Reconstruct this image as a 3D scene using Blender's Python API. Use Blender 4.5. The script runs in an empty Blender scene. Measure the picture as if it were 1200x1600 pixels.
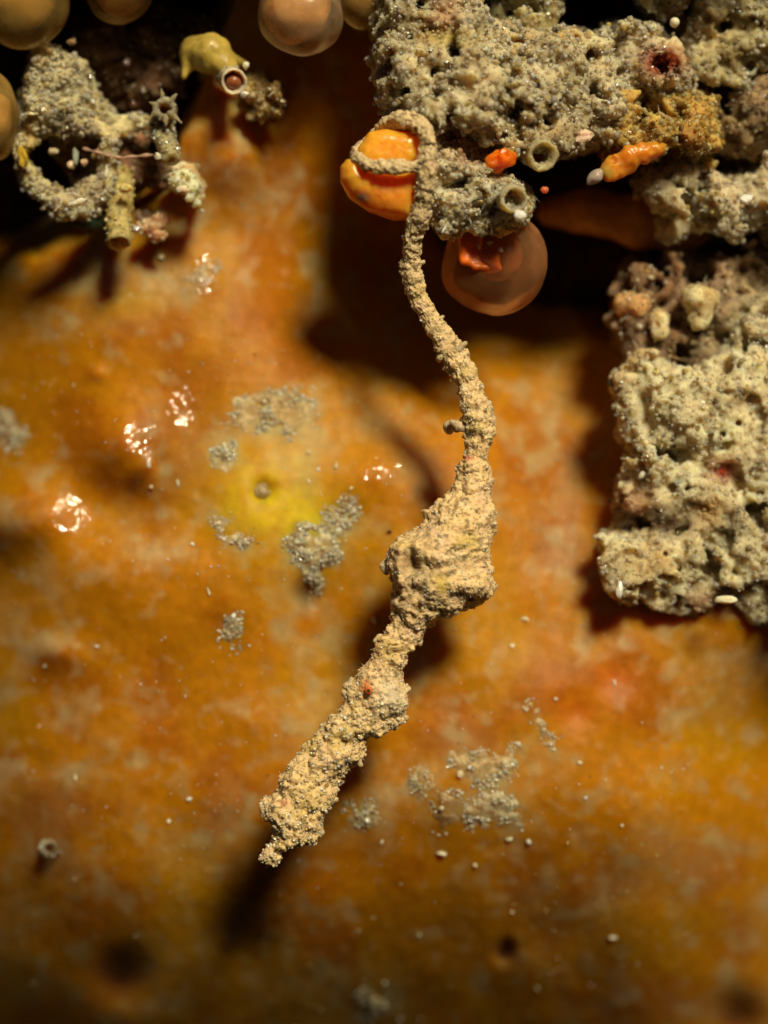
import bpy, math, numpy as np
R = math.radians
# ------------------------------------------------------------------ scene, camera, light
# Scale: 1 unit = 1 cm (a macro scene about 6 cm wide).
sc = bpy.context.scene
sc.unit_settings.scale_length = 0.01
C = sc.collection
CAM_D, FOC = 16.0, 14.8                     # camera distance to the sponge plane, focus distance
cam = bpy.data.cameras.new('camera'); co = bpy.data.objects.new('camera', cam); C.objects.link(co)
co.location = (0, -CAM_D, 0); co.rotation_euler = (R(90), 0, 0)
cam.lens = 80; cam.sensor_fit = 'VERTICAL'; cam.sensor_height = 80 * 8 / FOC; cam.sensor_width = cam.sensor_height * .75
cam.clip_start = .1; cam.clip_end = 400
cam.dof.use_dof = True; cam.dof.focus_distance = FOC; cam.dof.aperture_fstop = 0.14
sc.camera = co
AZ, EL = 20.0, 37.0                        # light from upper right in front of the wall
sd = np.array([math.sin(R(AZ)) * math.cos(R(EL)), -math.cos(R(AZ)) * math.cos(R(EL)), math.sin(R(EL))])
sun = bpy.data.lights.new('sun', 'SUN'); so = bpy.data.objects.new('sun', sun); C.objects.link(so)
sun.energy = 4.9; sun.angle = R(13); sun.color = (1, .85, .56)
import mathutils
so.rotation_euler = mathutils.Vector(sd).to_track_quat('Z', 'Y').to_euler()
w = bpy.data.worlds.new('World'); sc.world = w; w.use_nodes = True
nt = w.node_tree; bg = nt.nodes['Background']; sky = nt.nodes.new('ShaderNodeTexSky'); sky.sky_type = 'NISHITA'
sky.sun_disc = False; sky.sun_elevation = R(EL); sky.sun_rotation = R(180 - AZ)
nt.links.new(sky.outputs[0], bg.inputs[0]); bg.inputs[1].default_value = 0.006
sc.view_settings.view_transform = 'Standard'; sc.view_settings.look = 'None'
sc.view_settings.exposure = 0; sc.view_settings.gamma = 1; sc.view_settings.use_curve_mapping = False
sc.render.engine = 'CYCLES'; sc.cycles.use_denoising = True
sc.cycles.max_bounces = 8; sc.cycles.transparent_max_bounces = 12

# ------------------------------------------------------------------ helpers
def P(px, py, y):
    """world point that stands at depth y where the photograph shows (px, py)"""
    s = (CAM_D + y) / FOC / 200.0
    px = np.asarray(px, float); py = np.asarray(py, float); y = np.asarray(y, float)
    px, py, y, s = np.broadcast_arrays(px, py, y, s)
    return np.stack([(px - 600) * s, y, (800 - py) * s], -1)
def toPx(p):
    s = (CAM_D + p[..., 1]) / FOC / 200.0
    return 600 + p[..., 0] / s, 800 - p[..., 2] / s
_rs = np.random.RandomState(7)
_perm = _rs.permutation(4096); _perm = np.concatenate([_perm, _perm])
_g = _rs.normal(size=(4096, 3)); _g /= np.linalg.norm(_g, axis=1)[:, None]
def noise(p, f=1.0, seed=0):
    q = p.reshape(-1, 3) * f + seed * 17.31
    i = np.floor(q).astype(int); t = q - i; u = t * t * t * (t * (t * 6 - 15) + 10)
    i &= 2047
    out = 0
    for dx in (0, 1):
        wx = u[:, 0] if dx else 1 - u[:, 0]
        for dy in (0, 1):
            wy = u[:, 1] if dy else 1 - u[:, 1]
            for dz in (0, 1):
                wz = u[:, 2] if dz else 1 - u[:, 2]
                h = _perm[(_perm[(_perm[(i[:, 0] + dx) & 4095] + i[:, 1] + dy) & 4095] + i[:, 2] + dz) & 4095]
                d = t - np.array([dx, dy, dz])
                out = out + wx * wy * wz * (d * _g[h]).sum(1)
    return (out * 1.4).reshape(p.shape[:-1])
def fbm(p, f, octv=3, seed=0, gain=.5):
    s = 0; a = 1.0
    for k in range(octv):
        s = s + a * noise(p, f * 2.03 ** k, seed + k); a *= gain
    return s
def sstep(a, b, x):
    t = np.clip((x - a) / (b - a), 0, 1); return t * t * (3 - 2 * t)
def gs(px, py, x, y, rx, ry=None):
    ry = ry or rx
    return np.exp(-(((px - x) / rx) ** 2 + ((py - y) / ry) ** 2))
def link(o, parent=None):
    C.objects.link(o)
    if parent is not None: o.parent = parent
    return o
def mesh_data(name, V, F, mat=None, smooth=True, col=None, attrs=None):
    V = np.asarray(V, np.float32); F = np.asarray(F, np.int32)
    me = bpy.data.meshes.new(name); n, k = F.shape
    me.vertices.add(len(V)); me.vertices.foreach_set('co', V.ravel())
    me.loops.add(n * k); me.loops.foreach_set('vertex_index', F.ravel())
    me.polygons.add(n); me.polygons.foreach_set('loop_start', np.arange(0, n * k, k, dtype=np.int32))
    me.polygons.foreach_set('use_smooth', np.full(n, smooth))
    if col is not None:
        a = me.color_attributes.new('Col', 'FLOAT_COLOR', 'POINT')
        c = np.ones((len(V), 4), np.float32); c[:, :3] = col; a.data.foreach_set('color', c.ravel())
    for kk, v in (attrs or {}).items():
        a = me.attributes.new(kk, 'FLOAT', 'POINT'); a.data.foreach_set('value', np.asarray(v, np.float32))
    if mat: me.materials.append(mat)
    me.update(calc_edges=True); me.validate()
    return me
def obj(name, V, F, mat, parent=None, smooth=True, col=None, attrs=None):
    return link(bpy.data.objects.new(name, mesh_data(name, V, F, mat, smooth, col, attrs)), parent)
def tag(o, label=None, cat=None, group=None, kind=None):
    for k, v in (('label', label), ('category', cat), ('group', group), ('kind', kind)):
        if v: o[k] = v
    return o
def thing(name, label, cat, loc, group=None):
    o = bpy.data.objects.new(name, None); o.empty_display_size = .05; link(o)
    return tag(o, label, cat, group)                    # kept at the origin so that parts carry world coordinates
def tubeline(pts, rad, seg=8, closed=False):
    pts = np.array(pts, float); n = len(pts); V = []
    T = np.gradient(pts, axis=0); T /= np.linalg.norm(T, axis=1)[:, None] + 1e-9
    u = np.cross(T[0], [0.0, 1, 0.02]); u /= np.linalg.norm(u)
    for i in range(n):
        u = u - T[i] * (u @ T[i]); u /= np.linalg.norm(u); v = np.cross(T[i], u)
        for k in range(seg):
            a = 2 * math.pi * k / seg; V.append(pts[i] + rad[i] * (math.cos(a) * u + math.sin(a) * v))
    i = np.arange(n * seg).reshape(n, seg); j = np.roll(i, -1, 1)
    F = np.stack([i[:-1], j[:-1], j[1:], i[1:]], -1).reshape(-1, 4)
    return np.array(V), F
# ---- implicit surfaces
class Field:
    """smooth union of blobs and capsules on a grid, with cuts and noise, meshed with surface nets"""
    def __init__(s, lo, hi, h, k=14.0):
        s.lo = np.asarray(lo, float); s.h = h; s.k = k
        s.n = np.maximum(np.ceil((np.asarray(hi, float) - s.lo) / h).astype(int) + 1, 4)
        s.acc = np.zeros(s.n, np.float32); s.cuts = []
        s.ax = [s.lo[i] + h * np.arange(s.n[i]) for i in range(3)]
    def _win(s, lo, hi):
        a = np.clip(np.floor((lo - s.lo) / s.h).astype(int), 0, s.n - 1); b = np.clip(np.ceil((hi - s.lo) / s.h).astype(int) + 1, 0, s.n)
        if (b <= a).any(): return None
        sl = tuple(slice(a[i], b[i]) for i in range(3))
        g = np.stack(np.meshgrid(*[s.ax[i][sl[i]] for i in range(3)], indexing='ij'), -1)
        return sl, g
    def _add(s, fn, lo, hi):
        m = 5.0 / s.k
        r = s._win(lo - m, hi + m)
        if r: s.acc[r[0]] += np.exp(np.clip(-s.k * fn(r[1]), -12, 25))
    def blob(s, c, r, st=(1, 1, 1)):
        c = np.asarray(c, float); st = np.asarray(st, float)
        s._add(lambda g: (np.linalg.norm((g - c) / st, axis=-1) - r) * st.min(), c - r * st, c + r * st)
    def _cap(s, a, b, ra, rb):
        a = np.asarray(a, float); b = np.asarray(b, float); d = b - a
        def fn(g):
            t = np.clip(((g - a) @ d) / (d @ d + 1e-9), 0, 1)
            return np.linalg.norm(g - a - t[..., None] * d, axis=-1) - (ra + (rb - ra) * t)
        m = max(ra, rb)
        return fn, np.minimum(a, b) - m, np.maximum(a, b) + m
    def cap(s, a, b, ra, rb): s._add(*s._cap(a, b, ra, rb))
    def chain(s, pts, rad):
        for i in range(len(pts) - 1): s.cap(pts[i], pts[i + 1], rad[i], rad[i + 1])
    def slab(s, poly, y0, th, rnd):
        """a rounded plate with the outline poly [(px,py)] seen at depth y0, half thickness th"""
        q = P(np.array(poly)[:, 0], np.array(poly)[:, 1], y0)[:, [0, 2]]
        lo = np.array([q[:, 0].min(), y0 - th, q[:, 1].min()]); hi = np.array([q[:, 0].max(), y0 + th, q[:, 1].max()])
        def fn(g):
            d = polysd(g[:, 0, :, 0], g[:, 0, :, 2], q)[:, None, :] + rnd
            e = np.abs(g[..., 1] - y0) - th + rnd
            return np.minimum(np.maximum(d, e), 0) + np.sqrt(np.maximum(d, 0) ** 2 + np.maximum(e, 0) ** 2) - rnd
        s._add(fn, lo, hi)
    def cut_blob(s, c, r, st=(1, 1, 1)):
        c = np.asarray(c, float); st = np.asarray(st, float)
        s.cuts.append((lambda g: (np.linalg.norm((g - c) / st, axis=-1) - r) * st.min(), c - r * st, c + r * st))
    def cut_cap(s, a, b, ra, rb): s.cuts.append(s._cap(a, b, ra, rb))
    def build(s, amp=(), pits=()):
        f = -np.log(np.maximum(s.acc, 1e-9)) / s.k
        for fn, lo, hi in s.cuts:
            r = s._win(lo - .1, hi + .1)
            if r: f[r[0]] = np.maximum(f[r[0]], -fn(r[1]))
        if amp:
            tot = sum(a for a, _, _ in amp) * 1.3 + sum(a for a, _ in pits)
            idx = np.where(np.abs(f) < tot + 2 * s.h)
            p = s.lo + s.h * np.stack(idx, -1)
            for a, fr, sd_ in amp: f[idx] += a * noise(p, fr, sd_)
            for a, fr in pits: f[idx] += a * sstep(.22, .55, noise(p, fr, 55))
        for i in range(3):
            sl = [slice(None)] * 3
            for e in (0, -1): sl[i] = e; f[tuple(sl)] = np.maximum(f[tuple(sl)], s.h * .5)
        return nets(f, s.lo, s.h)
def polysd(X, Y, q):
    d = np.full(X.shape, 1e9); ins = np.zeros(X.shape, bool); n = len(q)
    for i in range(n):
        a, b = q[i], q[(i + 1) % n]; e = b - a
        t = np.clip(((X - a[0]) * e[0] + (Y - a[1]) * e[1]) / (e @ e + 1e-12), 0, 1)
        d = np.minimum(d, (X - a[0] - t * e[0]) ** 2 + (Y - a[1] - t * e[1]) ** 2)
        c = ((a[1] > Y) != (b[1] > Y)) & (X < (b[0] - a[0]) * (Y - a[1]) / (b[1] - a[1] + 1e-12) + a[0])
        ins ^= c
    d = np.sqrt(d); return np.where(ins, -d, d)
def nets(f, lo, h):
    n = f.shape; s = f < 0
    cnt = np.zeros((n[0] - 1, n[1] - 1, n[2] - 1), np.float32); pos = np.zeros(cnt.shape + (3,), np.float32)
    for ax in range(3):
        o1, o2 = [i for i in range(3) if i != ax]
        A = [slice(None)] * 3; B = [slice(None)] * 3; A[ax] = slice(0, -1); B[ax] = slice(1, None)
        fa, fb = f[tuple(A)], f[tuple(B)]; ch = s[tuple(A)] != s[tuple(B)]
        t = np.where(ch, fa / np.where(ch, fa - fb, 1), 0)
        for d1 in (0, 1):
            for d2 in (0, 1):
                S = [slice(None)] * 3
                S[o1] = slice(d1, n[o1] - 1 + d1); S[o2] = slice(d2, n[o2] - 1 + d2)
                c = ch[tuple(S)]; cnt += c
                pos[..., ax] += np.where(c, t[tuple(S)], 0); pos[..., o1] += c * d1; pos[..., o2] += c * d2
    act = cnt > 0; ids = np.full(cnt.shape, -1, int); ids[act] = np.arange(act.sum())
    cell = np.stack(np.where(act), -1)
    V = lo + h * (cell + pos[act] / cnt[act][:, None])
    Q = []
    for ax in range(3):
        o1, o2 = [(1, 2), (2, 0), (0, 1)][ax]
        A = [slice(1, -1)] * 3; B = [slice(1, -1)] * 3; A[ax] = slice(0, -1); B[ax] = slice(1, None)
        sa, sb = s[tuple(A)], s[tuple(B)]
        for sign in (0, 1):
            w_ = np.where((sa & ~sb) if sign == 0 else (~sa & sb))
            if not len(w_[0]): continue
            c = np.stack(w_, -1); c[:, o1] += 1; c[:, o2] += 1
            def I(d1, d2):
                k = c.copy(); k[:, o1] -= d1; k[:, o2] -= d2
                return ids[k[:, 0], k[:, 1], k[:, 2]]
            q = np.stack([I(1, 1), I(0, 1), I(0, 0), I(1, 0)], -1)
            Q.append(q if sign == 0 else q[:, ::-1])
    Q = np.concatenate(Q); Q = Q[(Q >= 0).all(1)]
    return V, Q
def vnormals(V, F):
    N = np.zeros_like(V); a = V[F[:, 0]]
    fn = np.cross(V[F[:, 1]] - a, V[F[:, 2]] - a)
    if F.shape[1] == 4: fn = fn + np.cross(V[F[:, 2]] - a, V[F[:, 3]] - a)
    for k in range(F.shape[1]): np.add.at(N, F[:, k], fn)
    return N / (np.linalg.norm(N, axis=1)[:, None] + 1e-12)
import bmesh
def ico(sub):
    bm = bmesh.new(); bmesh.ops.create_icosphere(bm, subdivisions=sub, radius=1)
    V = np.array([v.co[:] for v in bm.verts]); F = np.array([[v.index for v in f.verts] for f in bm.faces]); bm.free()
    return V, F
ICO = {k: ico(k) for k in (1, 2, 3, 4)}
def grain_shape(sub, rng, rough=.35):
    V, F = ICO[sub]; V = V * (1 + rough * rng.uniform(-1, 1, (len(V), 1))) * rng.uniform(.65, 1.25, (1, 3))
    return V, F
PROTO = [grain_shape(1, np.random.RandomState(40 + k), .3) for k in range(10)] 
PROTO_S = [grain_shape(2, np.random.RandomState(60 + k), .1) for k in range(6)]
def rotm(rng, n):
    q = rng.normal(size=(n, 4)); q /= np.linalg.norm(q, axis=1)[:, None]; a, b, c, d = q.T
    return np.stack([1 - 2 * (c * c + d * d), 2 * (b * c - a * d), 2 * (b * d + a * c), 2 * (b * c + a * d), 1 - 2 * (b * b + d * d), 2 * (c * d - a * b),
                     2 * (b * d - a * c), 2 * (c * d + a * b), 1 - 2 * (b * b + c * c)], -1).reshape(n, 3, 3)
def grains_at(pts, rad, cols, rng, protos=PROTO):
    """many grains joined into one vertex/face/colour set"""
    Vs, Fs, Cs = [], [], []; off = 0
    which = rng.randint(0, len(protos), len(pts)); Rm = rotm(rng, len(pts))
    for k, (pv, pf) in enumerate(protos):
        i = np.where(which == k)[0]
        if not len(i): continue
        v = np.einsum('nij,vj->nvi', Rm[i], pv) * rad[i][:, None, None] + pts[i][:, None, :]
        Vs.append(v.reshape(-1, 3)); m = len(pv)
        Fs.append((pf[None] + (off + m * np.arange(len(i)))[:, None, None]).reshape(-1, 3)); off += m * len(i)
        Cs.append(np.repeat(cols[i], m, 0))
    return np.concatenate(Vs), np.concatenate(Fs), np.concatenate(Cs)
def surface_points(V, F, n, rng, facing=-.2):
    a, b, c = V[F[:, 0]], V[F[:, 1]], V[F[:, 2]]
    fn = np.cross(b - a, c - a); 
    if F.shape[1] == 4: fn = fn + np.cross(c - a, V[F[:, 3]] - a)
    ar = np.linalg.norm(fn, axis=1); nn = fn / (ar[:, None] + 1e-12)
    ar = ar * (-nn[:, 1] > facing)
    i = rng.choice(len(F), n, p=ar / ar.sum()); r = rng.dirichlet([1, 1, 1, 1][:F.shape[1]], n)
    p = sum(V[F[i, k]] * r[:, k][:, None] for k in range(F.shape[1]))
    return p, nn[i]
PX = .005                                              # one photograph pixel in cm at the focus plane
PAL_CRUST = [((.48, .42, .26), 6), ((.37, .33, .20), 5), ((.58, .51, .34), 3), ((.26, .22, .12), 3), ((.40, .38, .29), 3), ((.45, .35, .10), 1), ((.72, .66, .52), .5), ((.07, .06, .04), 1.2)]
PAL_TAN = [((.62, .48, .29), 5), ((.52, .39, .23), 4), ((.70, .58, .40), 3), ((.40, .29, .15), 1.5), ((.62, .46, .14), 1), ((.75, .68, .55), 1)]
PAL_DARK = [((.12, .08, .05), 4), ((.2, .15, .1), 3), ((.3, .25, .16), 2), ((.5, .45, .35), .6)]
PAL_YEL = [((.42, .28, .06), 4), ((.30, .20, .05), 3), ((.40, .34, .16), 3), ((.2, .11, .03), 2), ((.6, .5, .25), .7)]
PAL_CRUST = [((r_, g_ * 1.03, b_ * 1.25), w_) for (r_, g_, b_), w_ in PAL_CRUST]
PAL_PATCH = [((min(r_ * 1.3, .8), min(g_ * 1.28, .78), min(b_ * 1.2, .7)), w_) for (r_, g_, b_), w_ in PAL_CRUST if r_ > .1]
def pick(pal, n, rng, var=.18):
    c = np.array([p[0] for p in pal]); w_ = np.array([p[1] for p in pal], float)
    o = c[rng.choice(len(c), n, p=w_ / w_.sum())]
    return np.clip(o * (1 + rng.uniform(-var, var, (n, 1))), 0, .9)

# ------------------------------------------------------------------ materials
def mat(name):
    m = bpy.data.materials.new(name); m.use_nodes = True; t = m.node_tree
    return m, t, t.nodes['Principled BSDF']
def nn(t, typ, **kw):
    n = t.nodes.new('ShaderNode' + typ)
    for k, v in kw.items():
        if k in n.inputs: n.inputs[k].default_value = v
        else: setattr(n, k, v)
    return n
def attr_mat(name, rough=.5, sss=.0, radius=(.06, .035, .015), bump=(), spec=.5, coat=0, speck=None, trans=0, mott=.25, mscale=18):
    """colour from the mesh's own colour attribute, mottled and with fine relief"""
    m, t, b = mat(name); L = t.links
    a = nn(t, 'Attribute', attribute_name='Col'); tc = nn(t, 'TexCoord')
    n1 = nn(t, 'TexNoise', Scale=mscale, Detail=5.0, Roughness=.65); L.new(tc.outputs['Object'], n1.inputs['Vector'])
    mr = nn(t, 'MapRange'); mr.inputs[1].default_value = .3; mr.inputs[2].default_value = .7; mr.inputs[3].default_value = 1 - mott; mr.inputs[4].default_value = 1 + mott
    L.new(n1.outputs['Fac'], mr.inputs[0])
    mul = nn(t, 'VectorMath', operation='SCALE'); L.new(a.outputs['Color'], mul.inputs[0]); L.new(mr.outputs[0], mul.inputs['Scale'])
    col = mul.outputs[0]
    if speck:                                          # dark specks put into the colour as the shade of pits
        sc_, th, dark = speck
        v = nn(t, 'TexNoise', Scale=sc_, Detail=2.0, Roughness=.5); L.new(tc.outputs['Object'], v.inputs['Vector'])
        r = nn(t, 'MapRange'); r.inputs[1].default_value = th; r.inputs[2].default_value = th + .06; r.inputs[3].default_value = 1; r.inputs[4].default_value = dark
        L.new(v.outputs['Fac'], r.inputs[0])
        m2 = nn(t, 'VectorMath', operation='SCALE'); L.new(col, m2.inputs[0]); L.new(r.outputs[0], m2.inputs['Scale']); col = m2.outputs[0]
    L.new(col, b.inputs['Base Color'])
    b.inputs['Roughness'].default_value = rough; b.inputs['Specular IOR Level'].default_value = spec
    b.inputs['Subsurface Weight'].default_value = sss; b.inputs['Subsurface Radius'].default_value = radius; b.inputs['Subsurface Scale'].default_value = 1
    b.inputs['Coat Weight'].default_value = coat; b.inputs['Coat Roughness'].default_value = .15
    b.inputs['Transmission Weight'].default_value = trans; b.inputs['IOR'].default_value = 1.4
    prev = None
    for s_, st, dist in bump:
        nz = nn(t, 'TexNoise', Scale=s_, Detail=4.0, Roughness=.6); L.new(tc.outputs['Object'], nz.inputs['Vector'])
        bp = nn(t, 'Bump', Strength=st, Distance=dist); L.new(nz.outputs['Fac'], bp.inputs['Height'])
        if prev: L.new(prev.outputs[0], bp.inputs['Normal'])
        prev = bp
    if prev:
        L.new(prev.outputs[0], b.inputs['Normal'])
    return m
M_crust = attr_mat('crust', .32, .9, (.20, .14, .07), ((24, .8, .03), (62, .9, .014)), .5, mott=.35, mscale=26, speck=(30, .62, .35))
M_grain = attr_mat('grain', .13, .7, (.08, .05, .025), ((60, .2, .01),), .8, mott=.2, mscale=40)
M_bubble = attr_mat('bubble', .08, .3, (.05, .03, .02), (), .6, mott=.15, mscale=30)
for _m, _f in ((M_bubble, .45),):
    _t = _m.node_tree; _b = _t.nodes['Principled BSDF']; _x = _t.nodes.new('ShaderNodeMixShader'); _x.inputs[0].default_value = 1 - _f
    _r = _t.nodes.new('ShaderNodeBsdfTransparent'); _r.inputs[0].default_value = (.95, .9, .8, 1); _t.links.new(_r.outputs[0], _x.inputs[1]); _t.links.new(_b.outputs[0], _x.inputs[2]); _t.links.new(_x.outputs[0], _t.nodes['Material Output'].inputs[0])
M_glass = attr_mat('glassy_grain', .08, 0, spec=.8, trans=.35, mott=.1)
M_horse = attr_mat('pipehorse_skin', .3, .3, (.06, .035, .015), ((26, .5, .02), (75, .8, .012)), .5, mott=.22, mscale=34, speck=(38, .64, .38))
M_rock = attr_mat('dark_rock', .6, 0, bump=((9, .8, .06), (40, .6, .015)), spec=.3, mott=.5, mscale=7)
M_film = attr_mat('soft_tissue', .35, .6, (.12, .06, .02), ((14, .4, .02),), .5, mott=.2, mscale=14)
M_skin = attr_mat('thin_crust', .4, .6, (.10, .05, .02), ((22, .7, .02), (60, .6, .01)), .5, mott=.35, mscale=30, speck=(26, .64, .3))
_t = M_skin.node_tree; _x = _t.nodes.new('ShaderNodeMixShader'); _n = _t.nodes.new('ShaderNodeTexNoise'); _n.inputs['Scale'].default_value = 9; _tc = _t.nodes.new('ShaderNodeTexCoord'); _t.links.new(_tc.outputs['Object'], _n.inputs['Vector'])
_mr = _t.nodes.new('ShaderNodeMapRange'); _mr.inputs[1].default_value = .35; _mr.inputs[2].default_value = .6; _mr.inputs[3].default_value = .12; _mr.inputs[4].default_value = .7; _t.links.new(_n.outputs['Fac'], _mr.inputs[0]); _t.links.new(_mr.outputs[0], _x.inputs[0])
_r = _t.nodes.new('ShaderNodeBsdfTransparent'); _t.links.new(_r.outputs[0], _x.inputs[1]); _t.links.new(_t.nodes['Principled BSDF'].outputs[0], _x.inputs[2]); _t.links.new(_x.outputs[0], _t.nodes['Material Output'].inputs[0])
def sponge_mat():
    m, t, b = mat('sponge_flesh'); L = t.links
    a = nn(t, 'Attribute', attribute_name='Col'); wv = nn(t, 'Attribute', attribute_name='wet'); tc = nn(t, 'TexCoord')
    n1 = nn(t, 'TexNoise', Scale=9.0, Detail=6.0, Roughness=.6); L.new(tc.outputs['Object'], n1.inputs['Vector'])
    mr = nn(t, 'MapRange'); mr.inputs[1].default_value = .3; mr.inputs[2].default_value = .7; mr.inputs[3].default_value = .88; mr.inputs[4].default_value = 1.12
    L.new(n1.outputs['Fac'], mr.inputs[0])
    mul = nn(t, 'VectorMath', operation='SCALE'); L.new(a.outputs['Color'], mul.inputs[0]); L.new(mr.outputs[0], mul.inputs['Scale'])
    L.new(mul.outputs[0], b.inputs['Base Color'])
    b.inputs['Subsurface Weight'].default_value = .9
    b.inputs['Subsurface Radius'].default_value = (.42, .11, .035); b.inputs['Subsurface Scale'].default_value = 1
    b.inputs['Roughness'].default_value = .5; b.inputs['Specular IOR Level'].default_value = .15
    b.inputs['Coat Roughness'].default_value = .05; b.inputs['Coat IOR'].default_value = 1.45; L.new(wv.outputs['Fac'], b.inputs['Coat Weight'])
    nA = nn(t, 'TexNoise', Scale=14.0, Detail=5.0, Roughness=.6); L.new(tc.outputs['Object'], nA.inputs['Vector'])
    bp = nn(t, 'Bump', Strength=.12, Distance=.02); L.new(nA.outputs['Fac'], bp.inputs['Height']); L.new(bp.outputs[0], b.inputs['Normal'])
    nB = nn(t, 'TexNoise', Scale=38.0, Detail=2.0, Roughness=.6); L.new(tc.outputs['Object'], nB.inputs['Vector'])
    bc = nn(t, 'Bump', Strength=1.0, Distance=.018); L.new(nB.outputs['Fac'], bc.inputs['Height']); L.new(bc.outputs[0], b.inputs['Coat Normal'])
    return m
M_sponge = sponge_mat()
def tunic_mat(name, col, dens, rim):
    """thin milky skin of a sea squirt: mostly clear, paler where seen edge on, glossy"""
    m, t, b = mat(name); L = t.links
    out = t.nodes['Material Output']
    tc = nn(t, 'TexCoord'); n1 = nn(t, 'TexNoise', Scale=3.5, Detail=3.0, Roughness=.5); L.new(tc.outputs['Object'], n1.inputs['Vector'])
    b.inputs['Base Color'].default_value = (*col, 1); b.inputs['Roughness'].default_value = .22; b.inputs['Subsurface Weight'].default_value = .6; b.inputs['Subsurface Radius'].default_value = (.3, .15, .06); b.inputs['Subsurface Scale'].default_value = 1
    tr = nn(t, 'BsdfTransparent', Color=(1, .93, .82, 1)); tl = nn(t, 'BsdfTranslucent', Color=(*col, 1))
    mx0 = nn(t, 'MixShader', Fac=.45); L.new(b.outputs[0], mx0.inputs[1]); L.new(tl.outputs[0], mx0.inputs[2])
    lw = nn(t, 'Fresnel', IOR=1.3)
    ma = nn(t, 'MapRange'); ma.inputs[1].default_value = .02; ma.inputs[2].default_value = .5; ma.inputs[3].default_value = dens; ma.inputs[4].default_value = rim; L.new(lw.outputs[0], ma.inputs[0])
    mr = nn(t, 'MapRange'); mr.inputs[1].default_value = .35; mr.inputs[2].default_value = .65; mr.inputs[3].default_value = .55; mr.inputs[4].default_value = 1.45; L.new(n1.outputs['Fac'], mr.inputs[0])
    mm = nn(t, 'Math', operation='MULTIPLY', use_clamp=True); L.new(ma.outputs[0], mm.inputs[0]); L.new(mr.outputs[0], mm.inputs[1])
    mx = nn(t, 'MixShader'); L.new(mm.outputs[0], mx.inputs[0]); L.new(tr.outputs[0], mx.inputs[1]); L.new(mx0.outputs[0], mx.inputs[2]); L.new(mx.outputs[0], out.inputs[0])
    return m
M_tunic_y = tunic_mat('yellow_tunic', (.55, .38, .12), .38, .85)
M_tunic_p = tunic_mat('pale_tunic', (.62, .46, .28), .42, .9)
M_tunic_r = tunic_mat('russet_tunic', (.66, .32, .14), .26, .8)

# ------------------------------------------------------------------ the setting: rock wall and the orange sponge on it
def rock_depth(px, py):
    q = np.stack([px / 200, py / 200, 0 * px], -1)
    return 1.35 + 3.2 * sstep(1050, 1800, py) + .8 * np.clip((px - 1150) / 400, 0, 3) * sstep(900, 1100, py) + .30 * fbm(q, .9, 3, 3) + .06 * fbm(q, 5, 3, 5) - .75 * gs(px, py, 160, 120, 230, 170) - .25 * gs(px, py, 820, 30, 200, 120) - .5 * gs(px, py, 1150, 500, 160, 300)
def grid(xs, ys):
    X, Y = np.meshgrid(xs, ys); ny, nx = X.shape; i = np.arange(nx * ny).reshape(ny, nx)
    F = np.stack([i[:-1, :-1], i[1:, :-1], i[1:, 1:], i[:-1, 1:]], -1).reshape(-1, 4)
    return X.ravel(), Y.ravel(), F
X, Y, F = grid(np.arange(-1400, 2700, 16.0), np.arange(-1400, 3000, 16.0))
V = P(X, Y, rock_depth(X, Y))
c = np.array([.045, .024, .012]) * (1 + .5 * np.clip(fbm(V, 1.5, 3, 11), -1, 1.5))[:, None]
t_ = sstep(.1, .5, fbm(V, 2.2, 3, 21)); c = c * (1 - t_[:, None]) + np.array([.10, .04, .012]) * t_[:, None]
tag(obj('rock_wall', V, F, M_rock, None, True, c), 'dark brown rock wall behind the sponge and the crusted ledges', kind='structure')

X, Y, F = grid(np.arange(-900, 2200, 14.0), np.arange(0, 1.01, .04))  # unseen rock lip added above the view to shade the top
yo = 1.2 - 2.8 * np.sin(np.minimum(Y, .72) / .72 * math.pi / 2); q = np.stack([X / 200, Y * 4, 0 * X], -1)
V = P(X, -205 - 260 * np.maximum(Y - .72, 0) + 40 * Y + 22 * fbm(q, 1.2, 3, 71), yo + .08 * fbm(q, 2, 3, 73))
tag(obj('rock_overhang', V, F, M_rock, None, True, np.tile((.06, .035, .02), (len(V), 1)) * (1 + .5 * fbm(V, 2, 3, 5))[:, None]), 'dark rock lip jutting out above the crusted ledge', kind='structure')

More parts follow.
